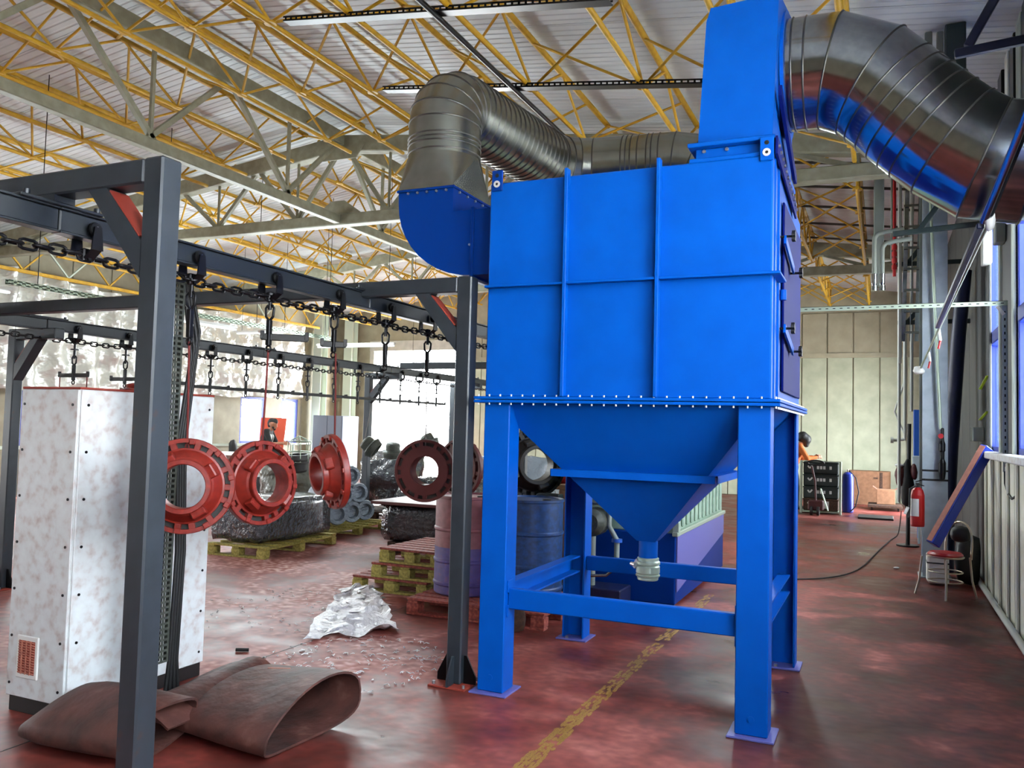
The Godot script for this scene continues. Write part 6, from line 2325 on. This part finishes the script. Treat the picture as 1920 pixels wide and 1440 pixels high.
	t = thing("white_canister", "white plastic box with a dark lid line behind the chair", "box", Vector3(0.57, 0, -10.64))
	part("box_body", m, M.white, t)
	m = mb()
	slab(m, Vector3(0.455, 0.24, -10.785), Vector3(0.685, 0.255, -10.495), 0.004)
	part("lid_line", m, M.black, t)
	m = mb()
	lump(m, Vector3(0.88, 0.28, -10.75), Vector3(0.13, 0.28, 0.2), 0.12, 55, 0.5, 12, 16, 4.0)
	solo("black_sack", m, M.black, "black filled sack between the chair and the wall", "sack", Vector3(0.88, 0, -10.75))
	m = mb()
	lump(m, Vector3(0.16, 0.012, -11.55), Vector3(0.035, 0.012, 0.02), 0.2, 56, 0.0, 6, 10, 9.0)
	solo("paper_scrap", m, M.white, "white paper scrap on the floor left of the chair", "scrap", Vector3(0.16, 0, -11.55))

func far_right() -> void:
	# stack of printed crates
	for k in 4:
		var y := 0.06 + k * 0.255
		var t := thing("plastic_crate", "dark printed crate, %s of the stack by the far right aisle" % ["bottom one", "second from the bottom", "third from the bottom", "topmost"][k], "crate", Vector3(-1.18, y, -18.85), "stacked dark crates")
		var m := mb()
		slab(m, Vector3(-1.53, y, -19.1), Vector3(-0.84, y + 0.25, -18.6), 0.015)
		part("crate_body", m, M.crate if k > 0 else M.wood_dark, t)
		m = mb()
		slab(m, Vector3(-1.54, y + 0.215, -19.11), Vector3(-0.83, y + 0.245, -18.59), 0.008)
		part("rim", m, M.crate if k > 0 else M.wood_dark, t)
		# a tick mark and a line of pale print
		m = mb()
		var q := Vector3(-1.40, y + 0.115, -18.597)
		bar(m, q + Vector3(-0.04, 0.05, 0), q, 0.004, 0.03, Vector3(1, 0, 0))
		bar(m, q, q + Vector3(0.05, 0.06, 0), 0.004, 0.03, Vector3(1, 0, 0))
		part("tick_mark", m, M.cloth_white, t)
		m = mb()
		if k > 0:
			for i in [0, 1, 2, 4]:
				slab(m, Vector3(-1.26 + i * 0.062, y + 0.10, -18.599), Vector3(-1.215 + i * 0.062, y + 0.165, -18.596))
		else:
			slab(m, Vector3(-1.12, y + 0.05, -18.599), Vector3(-1.02, y + 0.20, -18.596))
		part("print", m, M.cloth_white, t)
	var fm := mb()
	for x in [-1.57, -0.80]:
		slab(fm, Vector3(x - 0.025, 0.0, -18.62), Vector3(x + 0.025, 1.10, -18.55), 0.006)
	slab(fm, Vector3(-1.57, 1.085, -18.62), Vector3(-0.80, 1.10, -18.56), 0.004)
	slab(fm, Vector3(-1.57, 0.02, -19.1), Vector3(-0.80, 0.055, -18.56), 0.004)
	solo("trolley_frame", fm, M.galv_pale, "silver frame round the stack of dark crates", "frame", Vector3(-1.18, 0, -18.6))
	# pallet truck
	var t := thing("pallet_truck", "dark red pallet truck with a looped handle in front of the crates", "pallet truck", Vector3(-1.25, 0, -18.2))
	var m := mb()
	tube(m, [Vector3(-1.25, 0.2, -18.25), Vector3(-1.27, 0.7, -18.2), Vector3(-1.33, 1.0, -18.15)], 0.02, 8)
	part("shaft", m, M.dark_red, t)
	m = mb()
	var hp := []
	for i in 14:
		var an := TAU * i / 14.0
		hp.append(Vector3(-1.25 + cos(an) * 0.16, 1.07 + sin(an) * 0.05, -18.12 + sin(an) * 0.05))
	tube(m, hp, 0.016, 8, true)
	part("handle", m, M.black, t)
	m = mb()
	slab(m, Vector3(-1.4, 0.10, -18.35), Vector3(-1.1, 0.30, -18.15), 0.02)
	part("pump_block", m, M.dark_red, t)
	for x in [-1.33, -1.2]:
		m = mb()
		disc(m, Vector3(x, 0.09, -18.12), Vector3.RIGHT, 0.09, 0.05, 16)
		part("wheel", m, M.black, t)
	m = mb()
	tube(m, [Vector3(-1.15, 0.55, -18.1), Vector3(-1.0, 0.12, -17.95)], 0.014, 6)
	part("lever", m, M.galv_pale, t)
	# blue gas bottle with its hose
	t = thing("gas_bottle", "tall blue gas bottle right of the crates", "gas bottle", Vector3(-0.70, 0, -19.3))
	m = mb()
	lathe(m, [Vector2(0, 0.01), Vector2(0.11, 0.01), Vector2(0.115, 0.03), Vector2(0.115, 0.76), Vector2(0.10, 0.82), Vector2(0.05, 0.86), Vector2(0, 0.86)], Transform3D(Basis.IDENTITY, Vector3(-0.68, 0, -19.3)), 20)
	part("bottle", m, M.frame_blue, t)
	m = mb()
	tube(m, [Vector3(-0.68, 0.85, -19.3), Vector3(-0.68, 0.92, -19.3)], 0.02, 8)
	part("valve", m, M.chrome, t)
	m = mb()
	tube(m, [Vector3(-0.66, 0.9, -19.3), Vector3(-0.52, 0.75, -19.25), Vector3(-0.46, 0.45, -19.2), Vector3(-0.52, 0.15, -19.2), Vector3(-0.62, 0.03, -19.2)], 0.012, 6)
	part("hose", m, M.rubber, t)
	# cardboard
	t = thing("big_carton", "big round-cornered brown carton against the far wall", "carton", Vector3(-0.3, 0, -22.1))
	m = mb()
	var poly := []
	for i in 28:
		var an := TAU * i / 28.0
		poly.append(Vector2(-0.30 + signf(cos(an)) * pow(absf(cos(an)), 0.4) * 0.48, -22.1 + signf(sin(an)) * pow(absf(sin(an)), 0.4) * 0.3))
	plate_y(m, poly, 0.40, 0.8)
	part("shell", m, M.card, t)
	m = mb()
	slab(m, Vector3(-0.06, 0.03, -21.802), Vector3(0.0, 0.78, -21.79))
	slab(m, Vector3(-0.2, 0.62, -21.802), Vector3(-0.1, 0.66, -21.793))
	part("tape", m, M.wood_dark, t)
	t = thing("open_carton", "open brown carton with flaps on a low dolly by the far wall", "carton", Vector3(0.02, 0.12, -20.6))
	m = mb()
	slab(m, Vector3(-0.12, 0.13, -20.8), Vector3(0.26, 0.46, -20.45), 0.006)
	part("box_body", m, M.card, t)
	for e in [[-0.12, -0.2], [0.26, 0.34]]:
		m = mb()
		bar(m, Vector3(e[0], 0.46, -20.62), Vector3(e[1], 0.52, -20.62), 0.33, 0.006)
		part("flap", m, M.salmon, t)
	t = thing("low_dolly", "low dark flat dolly under the open carton", "dolly", Vector3(0.05, 0, -20.6))
	m = mb()
	slab(m, Vector3(-0.3, 0.07, -21.0), Vector3(0.4, 0.125, -20.2), 0.006)
	part("deck", m, M.wood_dark, t)
	for e in [[-0.22, -20.3], [0.32, -20.3], [-0.22, -20.9], [0.32, -20.9]]:
		m = mb()
		disc(m, Vector3(e[0], 0.036, e[1]), Vector3.RIGHT, 0.036, 0.03, 12)
		part("wheel", m, M.black, t)
	m = mb()
	slab(m, Vector3(-0.45, 0.0, -18.7), Vector3(0.2, 0.035, -18.0), 0.006)
	solo("dark_mat", m, M.black, "flat dark plate lying on the floor of the far aisle", "plate", Vector3(-0.1, 0, -18.3))
	# torch stand with dark hoses and cloth
	t = thing("torch_stand", "dark stand hung with black hoses and a dark red cloth beside the column", "stand", Vector3(0.33, 0, -14.0))
	m = mb()
	tube(m, [Vector3(0.35, 0.0, -14.0), Vector3(0.37, 1.85, -14.0)], 0.03, 10)
	part("pole", m, M.black, t)
	m = mb()
	lump(m, Vector3(0.34, 0.92, -13.95), Vector3(0.09, 0.40, 0.09), 0.30, 61, 0.0, 14, 16, 5.0)
	part("hose_bundle", m, M.black, t)
	m = mb()
	lump(m, Vector3(0.24, 1.06, -13.92), Vector3(0.07, 0.16, 0.06), 0.3, 62, 0.2, 10, 12, 6.0)
	lump(m, Vector3(0.43, 1.12, -13.92), Vector3(0.05, 0.12, 0.05), 0.3, 63, 0.2, 10, 12, 6.0)
	part("cloth", m, M.dark_red, t)
	m = mb()
	lump(m, Vector3(0.23, 1.22, -13.90), Vector3(0.06, 0.03, 0.05), 0.1, 64, 0.0, 8, 12)
	part("cap", m, M.cloth_white, t)
	m = mb()
	disc(m, Vector3(0.35, 0.012, -14.0), Vector3.UP, 0.16, 0.024, 16)
	part("foot", m, M.black_steel, t)

# ---------------------------------------------------------------- people
# smooth union of tapered capsules, meshed as surface nets; bones are [a, b, ra, rb]
func flesh(m: Mb, bones: Array, cell: float, k: float, fat := 0.0) -> void:
	var lo := Vector3.ONE * 1e9
	var hi := -lo
	for e in bones:
		var rr: float = maxf(e[2], e[3]) + fat + cell * 3.0
		lo = lo.min((e[0] as Vector3).min(e[1]) - Vector3.ONE * rr)
		hi = hi.max((e[0] as Vector3).max(e[1]) + Vector3.ONE * rr)
	var nx := int(ceil((hi.x - lo.x) / cell)) + 1
	var ny := int(ceil((hi.y - lo.y) / cell)) + 1
	var nz := int(ceil((hi.z - lo.z) / cell)) + 1
	var d := PackedFloat32Array()
	d.resize(nx * ny * nz)
	d.fill(1.0)
	for e in bones:
		var a: Vector3 = e[0]
		var b: Vector3 = e[1]
		var ra: float = e[2] + fat
		var rb: float = e[3] + fat
		var pad := maxf(ra, rb) + k + cell * 2.0
		var l0 := ((a.min(b) - Vector3.ONE * pad - lo) / cell).floor()
		var l1 := ((a.max(b) + Vector3.ONE * pad - lo) / cell).ceil()
		var ab := b - a
		var ll := maxf(ab.length_squared(), 1e-9)
		for z in range(maxi(0, int(l0.z)), mini(nz, int(l1.z) + 1)):
			for y in range(maxi(0, int(l0.y)), mini(ny, int(l1.y) + 1)):
				for x in range(maxi(0, int(l0.x)), mini(nx, int(l1.x) + 1)):
					var p := lo + Vector3(x, y, z) * cell
					var u := clampf((p - a).dot(ab) / ll, 0.0, 1.0)
					var v := p.distance_to(a + ab * u) - lerpf(ra, rb, u)
					var at := x + nx * (y + ny * z)
					var o := d[at]
					var h := clampf(0.5 + 0.5 * (o - v) / k, 0.0, 1.0)
					d[at] = lerpf(o, v, h) - k * h * (1.0 - h)
	var idx := {}
	var ps := PackedVector3Array()
	var ns := PackedVector3Array()
	for z in nz - 1:
		for y in ny - 1:
			for x in nx - 1:
				var at := x + nx * (y + ny * z)
				var c := [d[at], d[at + 1], d[at + nx], d[at + nx + 1], d[at + nx * ny], d[at + nx * ny + 1], d[at + nx * ny + nx], d[at + nx * ny + nx + 1]]
				var neg := 0
				for q in c:
					if q < 0.0:
						neg += 1
				if neg == 0 or neg == 8:
					continue
				var sum := Vector3.ZERO
				var cnt := 0
				for i in 8:
					for bit in [1, 2, 4]:
						if i & bit == 0:
							var j: int = i | bit
							if (c[i] < 0.0) != (c[j] < 0.0):
								var f: float = c[i] / (c[i] - c[j])
								var pi := Vector3(i & 1, (i >> 1) & 1, (i >> 2) & 1)
								var pj := Vector3(j & 1, (j >> 1) & 1, (j >> 2) & 1)
								sum += pi.lerp(pj, f)
								cnt += 1
				idx[at] = ps.size()
				ps.append(lo + (Vector3(x, y, z) + sum / cnt) * cell)
				ns.append(Vector3(c[1] + c[3] + c[5] + c[7] - c[0] - c[2] - c[4] - c[6], c[2] + c[3] + c[6] + c[7] - c[0] - c[1] - c[4] - c[5], c[4] + c[5] + c[6] + c[7] - c[0] - c[1] - c[2] - c[3]).normalized())
	var st := [1, nx, nx * ny]
	for z in range(1, nz - 1):
		for y in range(1, ny - 1):
			for x in range(1, nx - 1):
				var at := x + nx * (y + ny * z)
				for i in 3:
					if (d[at] < 0.0) != (d[at + st[i]] < 0.0):
						var s1: int = st[(i + 1) % 3]
						var s2: int = st[(i + 2) % 3]
						var q := [at, at - s1, at - s1 - s2, at - s2]
						if idx.has(q[0]) and idx.has(q[1]) and idx.has(q[2]) and idx.has(q[3]):
							var w := [idx[q[0]], idx[q[1]], idx[q[2]], idx[q[3]]]
							m.qs(ps[w[0]], ps[w[1]], ps[w[2]], ps[w[3]], ns[w[0]], ns[w[1]], ns[w[2]], ns[w[3]])

func hand(m: Mb, wrist: Vector3, dir: Vector3, palm_n: Vector3, thumb_side: Vector3) -> void:
	var tip := wrist + dir * 0.09
	var b := [[wrist, wrist + dir * 0.04, 0.024, 0.03], [wrist + dir * 0.04 + thumb_side * 0.018, tip + thumb_side * 0.02, 0.020, 0.015], [wrist + dir * 0.04 - thumb_side * 0.018, tip - thumb_side * 0.02, 0.020, 0.015]]
	for k in 4:
		var o := thumb_side * (0.030 - 0.02 * k)
		var l: float = [0.036, 0.042, 0.040, 0.030][k]
		var p0 := tip + o
		var p1 := p0 + (dir * 0.85 + palm_n * 0.5).normalized() * l
		var p2 := p1 + (dir * 0.3 + palm_n * 0.9).normalized() * l * 0.8
		b.append([p0, p1, 0.0095, 0.009])
		b.append([p1, p2, 0.009, 0.0075])
	var q0 := wrist + dir * 0.03 + thumb_side * 0.028
	var q1 := q0 + (dir * 0.7 + thumb_side * 0.7).normalized() * 0.04
	b.append([q0, q1, 0.013, 0.011])
	b.append([q1, q1 + (dir * 0.9 + palm_n * 0.4).normalized() * 0.03, 0.011, 0.009])
	flesh(m, b, 0.0055, 0.008)

# local axes: +x is the way the person faces, +z the person's right
func person(label: String, at: Vector3, turn: float, lean: float, reach: float, cloth: Dictionary) -> void:
	var t := thing("person", label, "person", at)
	t.rotation.y = turn
	O = Vector3.ZERO
	var hip := Vector3(-0.10 * lean, 0.92, 0)
	var up := Vector3(sin(lean * 0.7), cos(lean * 0.7), 0)
	var chest := hip + up * 0.34
	var neck := hip + up * 0.54
	var fw := Vector3(up.y, -up.x, 0)
	var hd := neck + up * 0.115 + fw * (0.035 + 0.05 * lean)
	var torso := [[hip + Vector3(0, 0, -0.07), hip + Vector3(0, 0, 0.07), 0.115, 0.115], [hip + up * 0.15, chest, 0.115, 0.125], [chest + Vector3(0, 0, -0.09), chest + Vector3(0, 0, 0.09), 0.105, 0.105], [neck - up * 0.06 + Vector3(0, 0, -0.15), neck - up * 0.06 + Vector3(0, 0, 0.15), 0.06, 0.06]]
	var legs := []
	var feet := []
	for s in [-1.0, 1.0]:
		var kn := Vector3(0.03 + 0.04 * s, 0.49, 0.10 * s)
		var an := Vector3(-0.02 + 0.07 * s, 0.09, 0.10 * s)
		legs.append([hip + Vector3(0, -0.03, 0.085 * s), kn, 0.088, 0.058])
		legs.append([kn, an, 0.058, 0.038])
		feet.append([an + Vector3(-0.02, -0.045, 0), an + Vector3(0.15, -0.058, 0.01 * s), 0.042, 0.030])
	var arms := []
	var hands := []
	for s in [-1.0, 1.0]:
		var sh := neck - up * 0.06 + Vector3(0, 0, 0.185 * s)
		var el := sh + Vector3(0.05 + 0.12 * reach, -0.26, 0.05 * s)
		var wr := el + Vector3(0.22, -0.05 + 0.10 * reach, -0.08 * s)
		arms.append([sh, el, 0.052, 0.042])
		arms.append([el, wr, 0.040, 0.027])
		hands.append([wr, (wr - el).normalized(), s])
	var head := [[neck - up * 0.05, hd - up * 0.06, 0.052, 0.052], [hd + up * 0.035 - fw * 0.02, hd + up * 0.04 + fw * 0.02, 0.088, 0.084], [hd - up * 0.02 + fw * 0.03, hd - up * 0.075 + fw * 0.055, 0.062, 0.038], [hd + up * 0.005 + fw * 0.095, hd - up * 0.022 + fw * 0.112, 0.010, 0.014], [hd - up * 0.052 + fw * 0.092, hd - up * 0.055 + fw * 0.094, 0.012, 0.012]]
	for s in [-1.0, 1.0]:
		head.append([hd + up * 0.02 + Vector3(0, 0, 0.088 * s), hd - up * 0.02 + Vector3(0, 0, 0.09 * s), 0.016, 0.013])
	# the body is one continuous mesh
	var m := mb()
	flesh(m, torso + legs + feet + arms + head, 0.016, 0.03)
	for e in hands:
		var s: float = e[2]
		hand(m, e[0], e[1], Vector3(0, -0.5, -0.85 * s).normalized(), Vector3(0, 0.85, -0.5 * s).normalized())
	part("body", m, M.skin, t)
	m = mb()
	var sl := []
	for i in arms.size():
		if i % 2 == 0:
			sl.append(arms[i])
		elif cloth.long:
			sl.append([arms[i][0], (arms[i][0] as Vector3).lerp(arms[i][1], 0.9), arms[i][2], arms[i][3]])
	flesh(m, torso + sl, 0.016, 0.03, 0.012)
	part(cloth.top_name, m, cloth.top, t)
	m = mb()
	flesh(m, [torso[0]] + legs, 0.016, 0.03, 0.014)
	part("trousers", m, M.cloth_dark, t)
	m = mb()
	flesh(m, feet, 0.012, 0.02, 0.010)
	part("shoes", m, M.black, t)
	if cloth.mask:
		m = mb()
		flesh(m, [[hd + up * 0.05 - fw * 0.02, hd + up * 0.02 + fw * 0.06, 0.125, 0.115], [hd + up * 0.02 + fw * 0.06, hd - up * 0.09 + fw * 0.10, 0.105, 0.06]], 0.012, 0.03)
		part("welding_mask", m, M.black, t, "black welding mask")
	else:
		m = mb()
		flesh(m, [[hd + up * 0.06 - fw * 0.03, hd + up * 0.075 + fw * 0.03, 0.086, 0.078], [hd + up * 0.02 - fw * 0.05, hd - up * 0.02 - fw * 0.045, 0.07, 0.06]], 0.010, 0.02)
		part("hair", m, M.hair, t)
		m = mb()
		flesh(m, [[hd - up * 0.07 + fw * 0.05, hd - up * 0.085 + fw * 0.065, 0.042, 0.034], [hd - up * 0.05 + fw * 0.04 + Vector3(0, 0, 0.05), hd - up * 0.05 + fw * 0.04 - Vector3(0, 0, 0.05), 0.026, 0.026]], 0.010, 0.015)
		part("beard", m, M.hair, t)
		m = mb()
		flesh(m, [[chest + up * 0.05 + fw * 0.07 + Vector3(0, 0, -0.06), chest - up * 0.22 + fw * 0.07 + Vector3(0, 0, -0.05), 0.06, 0.06], [chest + up * 0.05 + fw * 0.07 + Vector3(0, 0, 0.06), chest - up * 0.22 + fw * 0.07 + Vector3(0, 0, 0.05), 0.06, 0.06]], 0.012, 0.02)
		part("shirt_front", m, M.cloth_white, t, "white shirt front")
		for s in [-1.0, 1.0]:
			m = mb()
			var i := 0 if s < 0 else 2
			for q in 2:
				var l: Array = legs[i + q]
				var o := Vector3(0, 0, s)
				tube(m, [(l[0] as Vector3) + o * (l[2] + 0.012), (l[1] as Vector3) + o * (l[3] + 0.012)], 0.009, 6)
			part("trouser_stripe", m, M.cloth_white, t)
		for s in [-1.0, 1.0]:
			m = mb()
			disc(m, hd + up * 0.018 + fw * 0.083 + Vector3(0, 0, 0.033 * s), fw, 0.009, 0.008, 8)
			part("eye", m, M.black, t)

func people() -> void:
	person("worker in a dark vest and white shirt standing at the packing table, head bent", Vector3(-12.75, 0, -14.9), 0.42, 0.28, 0.6, {"long": false, "top": M.cloth_dark, "top_name": "vest", "mask": false})
	person("worker in an orange-brown jacket and black welding mask behind the dark crates", Vector3(-1.80, 0, -19.4), 0.3, 0.40, 0.8, {"long": true, "top": M.jacket, "top_name": "jacket", "mask": true})
